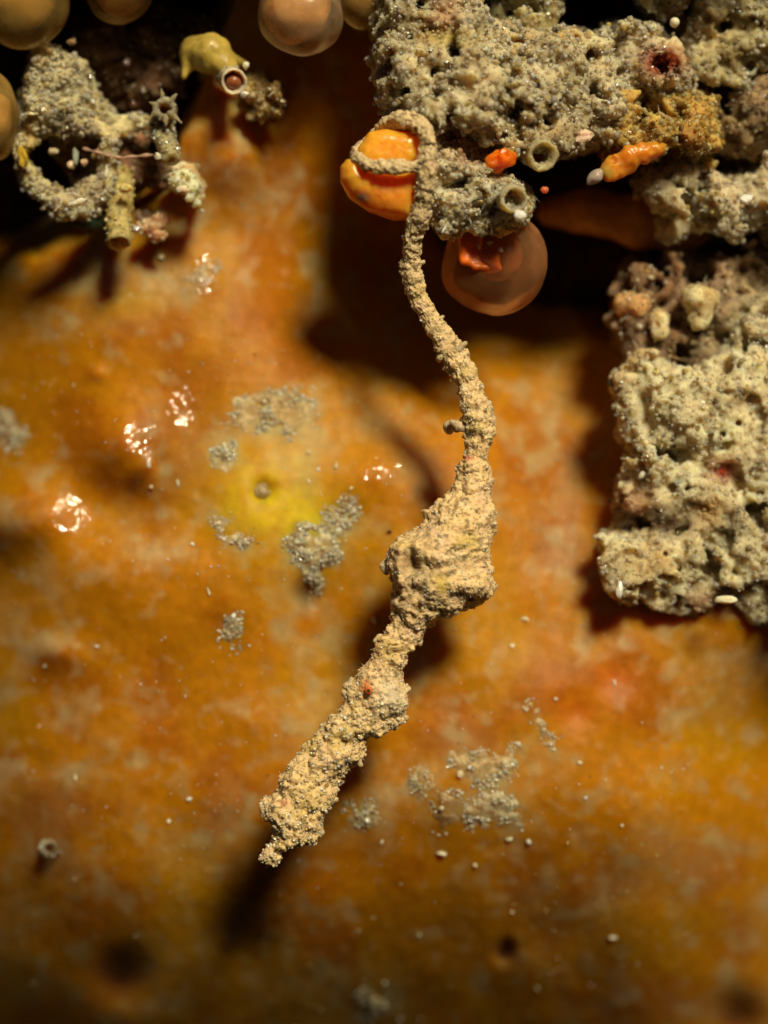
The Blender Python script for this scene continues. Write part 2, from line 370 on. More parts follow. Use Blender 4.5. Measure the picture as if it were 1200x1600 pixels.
EDGE = np.array([(-900, 300), (-300, 330), (0, 425), (60, 425), (130, 400), (200, 372), (262, 330), (285, 230), (330, 110), (400, -60), (440, -160), (640, -160), (640, 60), (625, 260), (650, 390), (760, 460), (900, 510), (1000, 570), (1200, 680), (2600, 700)], float)
def edge_y(px): return np.interp(px, EDGE[:, 0], EDGE[:, 1])
WET = [(88, 803, 85, 40), (203, 688, 40, 44), (98, 1012, 26, 18), (232, 728, 14, 20), (50, 1200, 12, 14), (318, 432, 22, 36), (590, 742, 40, 26), (285, 640, 34, 40)]
WET_T = []                              # where the sponge leans so that the light glances off it
def sponge_depth(px, py):
    q = np.stack([px / 200, py / 200, 0 * px], -1)
    y = -.12 - .26 * sstep(560, 900, py)
    y -= .22 * gs(px, py, 400, 800, 330, 300)
    y -= .15 * gs(px, py, 760, 1230, 300, 200)
    y -= .15 * gs(px, py, 330, 520, 180, 120)
    y += 1.45 * gs(px, py, 745, 440, 235, 150) + .45 * gs(px, py, 890, 620, 110, 270) + .35 * gs(px, py, 540, 300, 110, 190)
    y += .22 * gs(px, py, 530, 1010, 80, 240)
    y += 1.9 * np.clip((py - 1200) / 400, 0, 4) ** 2  # this bend and the two side bends are shaped to darken the borders
    y += 1.0 * np.clip((px - 960) / 220, 0, 6) ** 2 * sstep(950, 1200, py)
    y += .58 * np.clip((230 - px) / 200, 0, 8) ** 2
    y += .075 * fbm(q, .9, 2, 2) + .010 * fbm(q, 3.2, 2, 4) + .005 * fbm(q, 9, 2, 6)
    # pores and bumps; a hollow shaped at the snout's shadow, domes shaped for glints
    for (x, yy, r, dpt) in ((787, 1490, 14, .09), (792, 1478, 9, .05), (186, 1525, 42, .22), (958, 1062, 34, .06), (905, 1108, 30, .06), (205, 765, 13, .02), (1150, 1590, 40, .3), (412, 768, 17, .10), (366, 1470, 48, .14), (480, 930, 22, .10)):
        y += dpt * gs(px, py, x, yy, r)
    for (x, yy, rx, ry, hh) in ((95, 805, 75, 45, .10), (200, 690, 55, 55, .10), (98, 1015, 40, 25, .07), (425, 745, 110, 110, .08), (930, 1085, 95, 75, .05), (600, 740, 45, 30, .06), (745, 1235, 90, 60, .06), (150, 580, 13, 13, .05), (315, 435, 30, 40, .06), (232, 725, 14, 20, .05), (345, 215, 60, 60, .2), (360, 260, 50, 60, .15)):
        y -= hh * gs(px, py, x, yy, rx, ry)
    for (x, yy, rx, ry, tx, tz) in WET_T:
        y += (tz * (yy - py) / 200 + tx * (px - x) / 200) * gs(px, py, x, yy, rx * 1.5, ry * 1.5)
    e = np.clip((edge_y(px) + 26 * noise(q, 1.7, 9) + 12 * noise(q, 5, 10) - py) / 90, 0, 1)
    return y + 1.7 * e ** 2, e
def lean(x, y):
    f = lambda a, b: float(sponge_depth(np.array([float(a)]), np.array([float(b)]))[0][0])
    bx = (f(x + 22, y) - f(x - 22, y)) / .22; bz = (f(x, y - 22) - f(x, y + 22)) / .22
    v = np.array([0, -CAM_D, 0]) - P(x, y, -.4); hv = v / np.linalg.norm(v) + sd
    m = .30 if x > 300 or y > 900 else 1.3
    return float(np.clip(-hv[0] / hv[1] - bx, -m, m)), float(np.clip(-hv[2] / hv[1] - bz, -m, m))
_t = [(x, y, rx, ry) + lean(x, y) for x, y, rx, ry in WET]; WET_T = _t
xs = np.concatenate([np.arange(-1100, -40, 24.0), np.arange(-40, 1240, 3.5), np.arange(1240, 2400, 24.0)])
ys = np.concatenate([np.arange(-220, -20, 12.0), np.arange(-20, 1620, 3.5), np.arange(1620, 2600, 24.0)])
X, Y, F = grid(xs, ys)
D, E = sponge_depth(X, Y)
V = P(X, Y, D); q = np.stack([X / 200, Y / 200, 0 * X], -1)
org = np.array([.43, .172, .001]); deep = np.array([.35, .115, .001]); yel = np.array([.44, .215, .002]); pale = np.array([.46, .35, .19]); grey = np.array([.39, .31, .15])
n_ = fbm(q, 1.3, 3, 31); col = org + (deep - org) * sstep(-.05, .5, n_)[:, None]
n_ = fbm(q, 1.0, 3, 37); col = col + (yel - col) * (.7 * sstep(.0, .55, n_))[:, None]
pm = .22 * sstep(.05, .65, fbm(q, 1.6, 3, 41, .6)) + .85 * sstep(.0, .8, fbm(q, 4.2, 2, 43)) + .5 * sstep(.1, .75, fbm(q, 7.5, 2, 45))
for (x, yy, rx, ry, a) in ((190, 435, 110, 28, .7), (70, 520, 90, 25, .5), (315, 440, 28, 45, .7), (445, 265, 45, 40, .5), (350, 235, 55, 75, .75), (430, 310, 25, 40, .5), (880, 690, 45, 130, .75), (870, 430, 35, 60, .8), (880, 880, 40, 90, .55), (510, 985, 60, 90, .55),
                          (655, 1050, 28, 90, .6), (440, 890, 60, 70, .6), (575, 640, 40, 40, .6), (600, 1270, 90, 50, .6), (330, 1300, 80, 70, .55), (260, 880, 70, 40, .5), (220, 830, 40, 60, .5), (150, 580, 14, 14, .8), (260, 1040, 60, 30, .5), (115, 1120, 25, 30, .6), (50, 950, 60, 40, .5), (430, 700, 80, 70, .55),
                          (1150, 1040, 60, 25, .6), (920, 1020, 40, 25, .5), (1035, 1200, 35, 25, .5), (1080, 1340, 70, 60, .45), (870, 1420, 80, 60, .35), (430, 640, 70, 30, .8), (470, 690, 50, 60, .6), (355, 710, 35, 25, .7), (490, 860, 60, 40, .8), (540, 810, 40, 30, .6), (360, 835, 40, 30, .8), (750, 1205, 70, 35, .7), (765, 1265, 60, 40, .8), (660, 1240, 60, 50, .6), (565, 1275, 50, 40, .7), (545, 1560, 60, 50, .5), (130, 1210, 40, 20, .5), (500, 1150, 40, 60, .4), (240, 1500, 70, 60, .35)):
    pm += .8 * a * gs(X, Y, x, yy, rx, ry) * (.55 + 1.1 * fbm(q, 4, 3, 47))
for (x, yy, rx, ry, a) in ((330, 570, 110, 60, .8), (100, 610, 90, 60, .7), (560, 760, 45, 60, .7), (790, 900, 30, 120, .6), (240, 1010, 80, 50, .6), (380, 500, 60, 60, .6), (840, 1030, 60, 60, .6), (920, 1090, 70, 60, .8), (130, 640, 60, 50, .6), (620, 1390, 100, 60, .5), (340, 950, 60, 60, .6), (500, 250, 20, 150, .5)):
    pm -= a * gs(X, Y, x, yy, rx, ry)
pm = np.clip(pm, 0, 1)[:, None]
pc = pale + (grey - pale) * sstep(-.2, .4, fbm(q, .8, 2, 53))[:, None]
col = col + (pc - col) * pm * .68
ym = np.clip((gs(X, Y, 418, 790, 52, 36) * .8 + .35 * gs(X, Y, 425, 775, 80, 70) * (1 + 1.5 * fbm(q, 4, 3, 49))) * (.8 + .9 * fbm(q, 6, 2, 48)) + .7 * gs(X, Y, 480, 805, 30, 25) + .35 * gs(X, Y, 425, 760, 120, 100) + .3 * gs(X, Y, 210, 470, 60, 30), 0, 1)[:, None]
col = col + (np.array([.56, .40, .012]) - col) * ym
dm = np.clip(.9 * gs(X, Y, 186, 1525, 40) + .9 * gs(X, Y, 787, 1490, 15) + .7 * gs(X, Y, 480, 925, 18, 35) + .5 * gs(X, Y, 205, 765, 14) + .8 * gs(X, Y, 1150, 1590, 40), 0, 1)[:, None]
col = col + (np.array([.11, .03, .012]) - col) * dm
om = np.clip(.8 * gs(X, Y, 958, 1062, 30) + .8 * gs(X, Y, 900, 1110, 34, 26), 0, 1)[:, None]; col = col + (np.array([.50, .12, .004]) - col) * om
col = np.clip(col * (1 + .08 * fbm(q, 14, 3, 61))[:, None], .002, .8)
wet = np.zeros(len(X))
for (x, yy, rx, ry, a) in ((95, 805, 75, 38, 1), (203, 690, 50, 50, 1), (98, 1012, 40, 22, 1), (315, 430, 26, 40, .7), (232, 728, 10, 22, .9), (590, 745, 50, 30, .5), (250, 90, 10, 10, 0), (50, 1200, 26, 30, .6), (275, 765, 10, 30, .6), (280, 660, 40, 50, .4)):
    wet = np.maximum(wet, a * sstep(.25, .6, gs(X, Y, x, yy, rx, ry) + .25 * fbm(q, 6, 2, 71)))
keep = (E[F] < .999).any(1)
F2 = F[keep]; used = np.unique(F2); remap = np.full(len(V), -1); remap[used] = np.arange(len(used))
sponge = obj('encrusting_sponge', V[used], remap[F2], M_sponge, None, True, col[used], {'wet': np.clip(wet * 0, 0, 1)[used]})
tag(sponge, 'orange sponge mottled with pale patches, covering the rock behind the pipehorse', 'sponge')
def on_sponge(px, py): return float(sponge_depth(np.array([float(px)]), np.array([float(py)]))[0][0])

# ------------------------------------------------------------------ crusts
def crust(root, name, fld, amp, seed, ngrain, rpx=(1.6, 4.5), pal=PAL_CRUST, base=None, big=0, bigr=(5, 9), tint=None, facing=-.15, bubbles=.5, m=None, pits=((.15, 4.5), (.08, 9), (.035, 17))):
    rng = np.random.RandomState(seed)
    V, F = fld.build(amp, pits=pits)
    base = np.array([1.95, 1.86, 1.82]) * np.array(base if base is not None else (.30, .26, .16))
    px, py = toPx(V)
    c = base * (1 + .35 * np.clip(fbm(V, 3.5, 3, seed), -1.3, 1.3))[:, None]
    k = sstep(.1, .6, fbm(V, 2.0, 3, seed + 3))[:, None] * .7; c = c * (1 - k) + base * np.array([.62, .45, .25]) * k
    k = sstep(.2, .6, fbm(V, 2.6, 3, seed + 5))[:, None] * .6; c = c * (1 - k) + base * np.array([1.35, 1.35, 1.4]) * k
    if tint is not None: c = tint(c, px, py, V)
    o = obj(name, V, F, m or M_crust, root, True, np.clip(c, .003, .8))
    if ngrain:
        p, nr = surface_points(V, F, ngrain, rng, facing)
        r = np.exp(rng.uniform(np.log(rpx[0]), np.log(rpx[1]), ngrain)) * PX
        dens = fbm(p, 2.5, 3, seed + 9) > -.35
        cc = pick(pal, ngrain, rng)
        if tint is not None:
            gx, gy = toPx(p); cc = tint(cc, gx, gy, p)
        b = rng.rand(ngrain) < bubbles; r = np.where(b, r * 1.35, r * .85)
        p = p + nr * (r * rng.uniform(-.25, .6, ngrain))[:, None]
        for sel, pr, nm, sm, mt in ((b & dens, PROTO_S, 'bubble_grains', True, M_bubble), (~b & dens, PROTO, 'sand_grains', False, M_grain)):
            if sel.sum() < 3: continue
            gv, gf, gc = grains_at(p[sel], r[sel], cc[sel], rng, pr)
            tag(obj(nm, gv, gf, mt, root, sm, gc), kind='stuff')
        nb = max(6, ngrain // 11); p, nr = surface_points(V, F, nb, rng, facing); r = rng.uniform(3.0, 6.0, nb) * PX
        cc = pick([((.62, .55, .36), 3), ((.50, .42, .24), 3), ((.70, .66, .54), 1), ((.45, .32, .10), 1)], nb, rng); 
        if tint is not None: gx, gy = toPx(p); cc = tint(cc, gx, gy, p)
        gv, gf, gc = grains_at(p + nr * (r * rng.uniform(-.4, .3, nb))[:, None], r, cc, rng, PROTO_S); tag(obj('clear_beads', gv, gf, M_bubble, root, True, gc), kind='stuff')
        nf = max(5, ngrain // 60); p, nr = surface_points(V, F, nf, rng, -.4); fv, ff, off = [], [], 0
        for k in range(nf):
            e = nr[k] + rng.normal(0, .6, 3); e /= np.linalg.norm(e); l_ = rng.uniform(4, 15) * PX; b_ = rng.normal(0, .25, 3) * l_
            v_, f_ = tubeline([p[k] - e * .01, p[k] + e * l_ * .5 + b_ * .3, p[k] + e * l_ + b_], [.007, .006, .002], 5); fv.append(v_); ff.append(f_ + off); off += len(v_)
        fv = np.concatenate(fv); tag(obj('fine_fibres', fv, np.concatenate(ff), M_film, root, True, np.tile((.5, .43, .28), (len(fv), 1))), kind='stuff')
    if big:
        p, nr = surface_points(V, F, big, rng, .25)
        for i in range(big):
            v, f = (PROTO if rng.rand() < .5 else PROTO_S)[rng.randint(6)]
            rr = rng.uniform(*bigr) * PX; cc = pick([((.6, .53, .38), 3), ((.48, .42, .28), 4), ((.78, .74, .65), .8), ((.35, .3, .15), 2)], 1, rng)[0]
            v = v * np.array([1.15, rng.uniform(.3, .9), .8]); obj('sand_grain', (v @ rotm(rng, 1)[0].T) * rr + p[i] + nr[i] * rr * .15, f, M_glass if rng.rand() < .4 else M_grain, root, rng.rand() < .5, np.tile(cc, (len(v), 1)))
    return V, F
def fill(fld, poly, depth, r, step, rng, zj=.25, st=(1, 1, 1), layers=1, back=.35):
    """blobs jittered over the inside of an outline; depth may be a function of px, py"""
    q = np.array(poly, float)
    for y in np.arange(q[:, 1].min(), q[:, 1].max() + 1, step):
        for x in np.arange(q[:, 0].min(), q[:, 0].max() + 1, step):
            xx, yy = x + rng.uniform(-.4, .4) * step, y + rng.uniform(-.4, .4) * step
            if polysd(np.array([xx]), np.array([yy]), q)[0] < -r * .55:
                d = depth(xx, yy) if callable(depth) else depth
                d += rng.uniform(-zj, zj) * .5; rr = r * rng.uniform(.75, 1.25) * PX
                for l in range(layers): fld.blob(P(xx, yy, d + l * back), rr * (1 + .25 * l), st)
def bounds(poly, y0, y1, m=30):
    q = np.array(poly, float); pts = np.concatenate([P([q[:, 0].min() - m, q[:, 0].max() + m], [q[:, 1].min() - m, q[:, 1].max() + m], y) for y in (y0, y1)])
    return pts.min(0), pts.max(0)
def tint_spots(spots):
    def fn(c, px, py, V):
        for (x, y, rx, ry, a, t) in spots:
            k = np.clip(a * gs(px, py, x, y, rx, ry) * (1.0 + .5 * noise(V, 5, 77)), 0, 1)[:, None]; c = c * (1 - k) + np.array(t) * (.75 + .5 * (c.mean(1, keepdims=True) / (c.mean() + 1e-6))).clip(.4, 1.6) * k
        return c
    return fn

def ragged(f, poly, depth, rng, n, r=(4, 11), spread=9):
    q = np.array(poly, float); L_ = np.linalg.norm(np.roll(q, -1, 0) - q, axis=1)
    for _ in range(n):
        i = rng.choice(len(q), p=L_ / L_.sum()); x, y = q[i] + (q[(i + 1) % len(q)] - q[i]) * rng.rand() + rng.normal(0, spread, 2)
        d = (depth(x, y) if callable(depth) else depth) + rng.uniform(-.15, .3); f.blob(P(x, y, d), rng.uniform(*r) * PX, rng.uniform(.7, 1.5, 3))
# ---- the sand crusted ledge that the tail holds on to
rng = np.random.RandomState(3)
LEDGE = [(600, 100), (606, 55), (604, -50), (700, -50), (742, 40), (775, 74), (800, 84), (850, 70), (890, 74), (930, 66), (955, 90), (945, 150), (960, 190), (930, 222), (880, 215), (860, 228), (815, 228), (790, 215), (745, 205), (700, 190), (655, 172), (618, 160), (590, 140)]
lo, hi = bounds(LEDGE, -1.9, 1.0, 75)
f = Field(lo, hi, .02, 22)
ledge_d = lambda x, y: -1.15 - .25 * gs(x, y, 720, 150, 130, 80) + .25 * (x > 880)
fill(f, LEDGE, ledge_d, 27, 24, rng, .22, layers=3, back=.34)
f.slab([(650, 40), (740, 80), (900, 110), (900, 170), (680, 140)], .1, 1.0, .2); ragged(f, LEDGE, ledge_d, rng, 60); f.cut_blob(P(650, 18, -1.25), .13, (1, 1.4, .9))
for _ in range(46):
    x, y = rng.uniform(600, 950), rng.uniform(30, 225); r_ = rng.uniform(.02, .05)
    f.cut_blob(P(x, y, ledge_d(x, y) - .12 + rng.uniform(-.05, .1)), r_, (1, 2.0, 1))
f.cut_blob(P(715, 87, -1.3), .062, (1.1, 3, .9)); f.cut_blob(P(745, 98, -1.25), .05, (1.2, 2, 1))
t = thing('crusted_ledge', 'thick ledge crusted with grey sand grains above the pipehorse tail', 'ledge', None)
crust(t, 'crust_mass', f, ((.07, 3.2, 4), (.05, 6, 1), (.025, 13, 2)), 101, 11000, (1.1, 5.0), big=70, bigr=(4.5, 8), tint=tint_spots([(700, 60, 40, 14, .7, (.40, .30, .06)), (690, 20, 30, 30, .6, (.28, .10, .03)), (900, 210, 60, 25, .5, (.28, .20, .10))]))

# ---- the spur of crust beside the tail
SPUR = [(672, 232), (700, 238), (735, 262), (752, 285), (790, 292), (815, 310), (815, 345), (780, 352), (745, 350), (710, 352), (680, 345), (672, 300)]
lo, hi = bounds(SPUR, -1.9, 1.0)
f = Field(lo, hi, .02, 28); rng = np.random.RandomState(5)
fill(f, SPUR, -1.32, 19, 16, rng, .2, layers=3, back=.3)
f.slab([(690, 200), (760, 240), (780, 330), (690, 330)], -.4, .8, .2); ragged(f, SPUR, -1.32, rng, 34, (3, 8), 6)
f.cap(P(678, 200, -1.2), P(674, 300, -1.28), .07, .06)
for a in ((688, 350, 697, 378), (712, 350, 716, 362), (742, 348, 748, 360), (700, 345, 690, 365)):
    f.cap(P(a[0], a[1], -1.3), P(a[2], a[3], -1.3), .035, .02)
for (x, y, r_) in ((718, 288, .05), (771, 297, .03), (742, 320, .03), (705, 262, .028), (760, 338, .03), (728, 280, .04)):
    f.cut_blob(P(x, y, -1.5), r_, (1.1, 4, 1))
t = thing('crust_spur', 'knobbly grey crust spur hanging under the ledge next to the tail', 'crust', None)
crust(t, 'crust_mass', f, ((.04, 6, 3), (.022, 15, 4)), 102, 5200, (1.1, 4.2), big=22, bigr=(4.5, 7), base=(.36, .31, .2), tint=tint_spots([(715, 215, 30, 22, .9, (.45, .2, .08)), (750, 240, 30, 18, .8, (.3, .08, .03))]))

# ---- rubble on the upper right
def clump(name, label, cat, poly, depth, r, step, seed, ng, holes=(), pal=PAL_CRUST, base=None, big=0, tint=None, back=.35, layers=3, slab=None, h=.023, amp=((.09, 2.6, 4), (.055, 5.5, 1), (.028, 13, 2)), rpx=(1.5, 5.0), zj=.3, extra=None, k=22, group=None, m=None, bubbles=.4, pits=None, ext=[], bigr=(5, 9)):
    rng = np.random.RandomState(seed); d0 = depth if not callable(depth) else depth(*np.mean(poly, 0))
    lo, hi = bounds(list(poly) + ext, d0 - .6, d0 + back * layers + .5, 40)
    f = Field(lo, hi, h, k); fill(f, poly, depth, r, step, rng, zj, layers=layers, back=back)
    ragged(f, poly, depth, rng, int(.09 * sum(np.linalg.norm(np.roll(np.array(poly, float), -1, 0) - np.array(poly), axis=1)) / (r / 11)), (.22 * r, .5 * r), .45 * r)
    if slab: f.slab(*slab)
    if extra: extra(f)
    for (x, y, rr, dd) in holes: f.cut_blob(P(x, y, dd), rr, (1.15, 3, .9))
    t = thing(name, label, cat, None, group)
    crust(t, 'crust_mass', f, amp, seed, ng, rpx, pal, base, big, bigr, tint=tint, m=m, bubbles=bubbles, pits=pits or (((.15, 4.5), (.08, 9), (.035, 17)) if r > 17 else ((.05, 8), (.025, 17))))
    return t
clump('crust_clump', 'rounded grey crust with a rusty red hollow beside the sandy ledge', 'crust', [(955, 40), (1010, 45), (1065, 70), (1080, 120), (1065, 150), (1000, 165), (950, 150), (935, 90)], -.75, 22, 22, 111, 2600, ((1035, 100, .09, -.95),), big=8, tint=tint_spots([(1035, 98, 34, 24, 1.3, (.22, .035, .012))]))
clump('crust_clump', 'yellow brown spongy crust between the ledge and the orange shred', 'crust', [(960, 150), (1010, 140), (1100, 155), (1130, 200), (1120, 240), (1050, 235), (1000, 240), (955, 225)], -.8, 23, 23, 112, 3200, ((1020, 160, .09, -1.0), (1005, 195, .07, -1.0), (1060, 215, .05, -1.0)), pal=PAL_YEL, base=(.30, .19, .05), big=9)
clump('crust_clump', 'pale olive crust in the upper corner above the rust hollow', 'crust', [(1090, 20), (1150, -30), (1260, -30), (1230, 60), (1190, 100), (1160, 130), (1100, 110), (1060, 70)], -.55, 25, 26, 113, 2600, ((1145, 95, .08, -.8), (1180, 30, .05, -.7), (1110, 60, .05, -.8)), base=(.27, .24, .13), big=6, tint=tint_spots([(1145, 90, 25, 20, .9, (.16, .11, .03)), (1110, 30, 30, 30, .5, (.2, .09, .02))]))
clump('crust_clump', 'olive crust lump at the top edge above the sandy ledge', 'crust', [(765, -60), (850, -60), (845, 20), (835, 60), (780, 55), (760, 10)], -.6, 24, 24, 114, 1500, (), base=(.27, .25, .13), tint=tint_spots([(800, 45, 50, 20, .7, (.30, .20, .05))]))
clump('crust_clump', 'grey ragged crust beside the white chip, below the yellow crust', 'crust', [(1020, 270), (1080, 250), (1120, 290), (1180, 280), (1240, 240), (1260, 380), (1160, 370), (1110, 350), (1070, 360), (1030, 330)], -.5, 20, 21, 115, 2600, ((1110, 285, .07, -.7), (1150, 270, .06, -.7), (1080, 320, .05, -.6)), big=8, base=(.28, .24, .15))
clump('crust_clump', 'dim grey crust knobs at the top edge beside the pale dot', 'crust', [(985, -60), (1090, -60), (1075, 10), (1040, 15), (1000, 0)], -.5, 20, 20, 116, 900, (), base=(.2, .18, .10))
clump('crust_clump', 'brown crust between the yellow lump and the dark gap at the edge', 'crust', [(1110, 180), (1160, 150), (1250, 130), (1250, 215), (1170, 235), (1120, 225)], -.4, 22, 22, 117, 1200, ((1190, 205, .06, -.6),), base=(.17, .12, .06), pal=PAL_DARK)

# ---- the rock block at the right
BLOCK = [(975, 590), (1010, 572), (1060, 580), (1120, 590), (1150, 540), (1200, 470), (1300, 430), (1300, 960), (1200, 952), (1150, 945), (1080, 935), (990, 925), (952, 905), (945, 870), (965, 848), (1015, 832), (1022, 806), (985, 782), (975, 735), (985, 700), (975, 640)]
lo, hi = bounds(BLOCK, -1.3, .6, 40)
f = Field(lo, hi, .022, 22); rng = np.random.RandomState(8)
bd = lambda x, y: -.52 - .12 * gs(x, y, 1060, 640, 90, 90) - .10 * gs(x, y, 990, 890, 60, 40) + .18 * gs(x, y, 1030, 815, 50, 28) + .00025 * (x - 1000)
fill(f, BLOCK, bd, 24, 22, rng, .22, layers=2, back=.3)
ragged(f, BLOCK, bd, rng, 90); f.slab([(1005, 620), (1300, 600), (1300, 935), (1000, 905), (1010, 830), (995, 720)], -.05, .42, .15)
for (x, y, r_) in ((1030, 707, .045), (1060, 715, .05), (1010, 815, .075), (1045, 812, .06), (1150, 840, .05), (1165, 800, .06), (1180, 860, .04), (1120, 850, .03), (1140, 735, .045), (1135, 700, .03), (1200, 790, .05), (1090, 865, .04), (1110, 885, .03), (1070, 840, .05), (1160, 905, .03), (1055, 765, .04), (1085, 760, .05)):
    f.cut_blob(P(x, y, bd(x, y) - .13), r_, (1.3, 2.2, .75))
f.cut_cap(P(985, 812, -.75), P(1075, 838, -.68), .10, .05)
for _ in range(40):
    x, y = rng.uniform(1080, 1240), rng.uniform(740, 930); f.cut_cap(P(x, y, bd(x, y) - .14), P(x + rng.uniform(10, 26), y + rng.uniform(2, 14), bd(x, y) - .14), .022, .012)
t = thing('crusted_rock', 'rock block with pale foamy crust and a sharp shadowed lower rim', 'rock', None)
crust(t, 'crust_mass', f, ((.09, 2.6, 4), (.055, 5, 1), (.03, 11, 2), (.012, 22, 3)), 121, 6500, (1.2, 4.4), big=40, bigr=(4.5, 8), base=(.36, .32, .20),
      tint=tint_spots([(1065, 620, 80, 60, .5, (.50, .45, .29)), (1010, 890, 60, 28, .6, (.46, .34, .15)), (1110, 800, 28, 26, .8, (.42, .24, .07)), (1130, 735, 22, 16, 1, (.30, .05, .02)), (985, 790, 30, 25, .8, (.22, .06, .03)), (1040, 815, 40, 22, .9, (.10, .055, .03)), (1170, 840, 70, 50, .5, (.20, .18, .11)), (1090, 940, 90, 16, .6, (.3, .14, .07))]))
# knobs above the block
clump('crust_clump', 'brown pitted crust with two pale knobs on top of the right rock', 'crust', [(975, 440), (1000, 415), (1060, 410), (1130, 420), (1300, 380), (1300, 580), (1150, 590), (1080, 585), (1000, 565), (985, 520)], -.15, 24, 23, 122, 2400, ((1130, 580, .10, -.35), (1060, 545, .08, -.3), (1100, 425, .10, -.3), (1160, 420, .08, -.3), (1010, 545, .06, -.3)), pal=PAL_DARK, base=(.13, .085, .05), tint=tint_spots([(1200, 500, 70, 70, .9, (.30, .26, .15)), (1110, 540, 50, 20, .6, (.3, .25, .14))]), big=14)

def lathe_tube(root, name, a, b, ra, rb, wall, m, col, seed, amp=.012, seg=40, rings=30, flare=0.0, freq=9):
    """hollow tube from a to its open mouth b"""
    a = np.asarray(a, float); b = np.asarray(b, float); d = (b - a) / np.linalg.norm(b - a)
    u = np.cross(d, [0, 0, 1.0]) if abs(d[2]) < .9 else np.cross(d, [1.0, 0, 0]); u /= np.linalg.norm(u); v = np.cross(d, u)
    prof = [(t, ra + (rb - ra) * t + flare * max(0, t - .75) * 4) for t in np.linspace(0, 1, rings)]
    r1 = prof[-1][1]
    prof += [(1.02 , r1 - wall * .35), (1.02, r1 - wall * .7), (1.0, r1 - wall)] + [(t, (ra + (rb - ra) * t) * .9 - wall) for t in np.linspace(.95, .15, 14)] + [(.12, .0005)]
    th = np.linspace(0, 2 * math.pi, seg, endpoint=False)
    V = np.array([a + (b - a) * t + max(r, .0005) * (math.cos(q) * u + math.sin(q) * v) for t, r in prof for q in th])
    V0 = V.copy(); k = amp * fbm(V, freq, 4, seed, .7)
    cen = a + ((V - a) @ d)[:, None] * d; rad = V - cen; V = V + rad / (np.linalg.norm(rad, axis=1)[:, None] + 1e-6) * k[:, None]
    V = V + d * (amp * .8 * noise(V0, freq * .8, seed + 5))[:, None]
    n = len(prof); i = np.arange(n * seg).reshape(n, seg); j = np.roll(i, -1, 1)
    F = np.stack([i[:-1], j[:-1], j[1:], i[1:]], -1).reshape(-1, 4)
    c = np.array(col) * (1 + .35 * fbm(V, 8, 3, seed + 8))[:, None]
    inner = np.repeat(np.arange(n) >= rings + 3, seg)
    o = obj(name, V, F, m, root, True, np.clip(c, .004, .85))
    return V, F, o
def tube_thing(name, label, cat, a, b, ra, rb, wall, col, seed, ng=120, pal=PAL_CRUST, m=None, amp=.026, flare=0., rpx=(1.2, 3.6), group=None, freq=9):
    t = thing(name, label, cat, None, group); V, F, o = lathe_tube(t, 'tube', a, b, ra, rb, wall, m or M_crust, col, seed, amp, flare=flare, freq=freq)
    if ng:
        rng = np.random.RandomState(seed); n0 = 30 * 40; Fo = F[: 28 * 40]
        p, nr = surface_points(V, Fo, ng, rng, -.3); r = rng.uniform(*rpx, ng) * PX
        gv, gf, gc = grains_at(p + nr * r[:, None] * .3, r, pick(pal, ng, rng), rng)
        tag(obj('sand_grains', gv, gf, M_grain, t, False, gc), kind='stuff')
    return t
tube_thing('worm_tube', 'round open mouthed worm tube beside the glowing orange crumb', 'worm tube', P(808, 226, -.7), P(848, 243, -1.45), .09, .122, .04, (.42, .36, .2), 131, 130, amp=.015, freq=16)
tube_thing('worm_tube', 'short glassy tube mouth holding the white chip under the ledge', 'worm tube', P(770, 300, -.9), P(803, 312, -1.62), .10, .105, .03, (.42, .37, .25), 132, 90, amp=.015, freq=17)
def knob(name, label, cat, pts, rad, col, seed, ng=80, m=None):
    P3 = [P(*q) for q in pts]; f = Field(np.min(P3, 0) - .3, np.max(P3, 0) + .3, .014, 34); f.chain(P3, rad); t = thing(name, label, cat, None)
    crust(t, 'knob_mass', f, ((.03, 6, seed), (.014, 15, seed + 1)), seed, ng, (1.0, 2.6), PAL_TAN, col, m=m, pits=((.03, 11),)); return t
knob('crust_lump', 'pale heart shaped lump with a small pit on the right rock', 'crust', [(1085, 455, .1), (1082, 464, -.5), (1094, 500, -.5), (1108, 466, -.5), (1094, 470, -.56)], [.06, .075, .07, .075, .06], (.36, .34, .21), 133)
knob('crust_lump', 'stubby egg shaped pale knob above the rock block rim', 'crust', [(1030, 470, .1), (1031, 500, -.45), (1032, 516, -.5)], [.06, .07, .075], (.36, .31, .18), 134)
knob('crust_lump', 'tan lumpy knob at the left corner of the right rock', 'crust', [(1000, 470, .3), (978, 476, -.3), (996, 482, -.38), (1010, 466, -.34)], [.08, .085, .09, .06], (.33, .20, .085), 135)

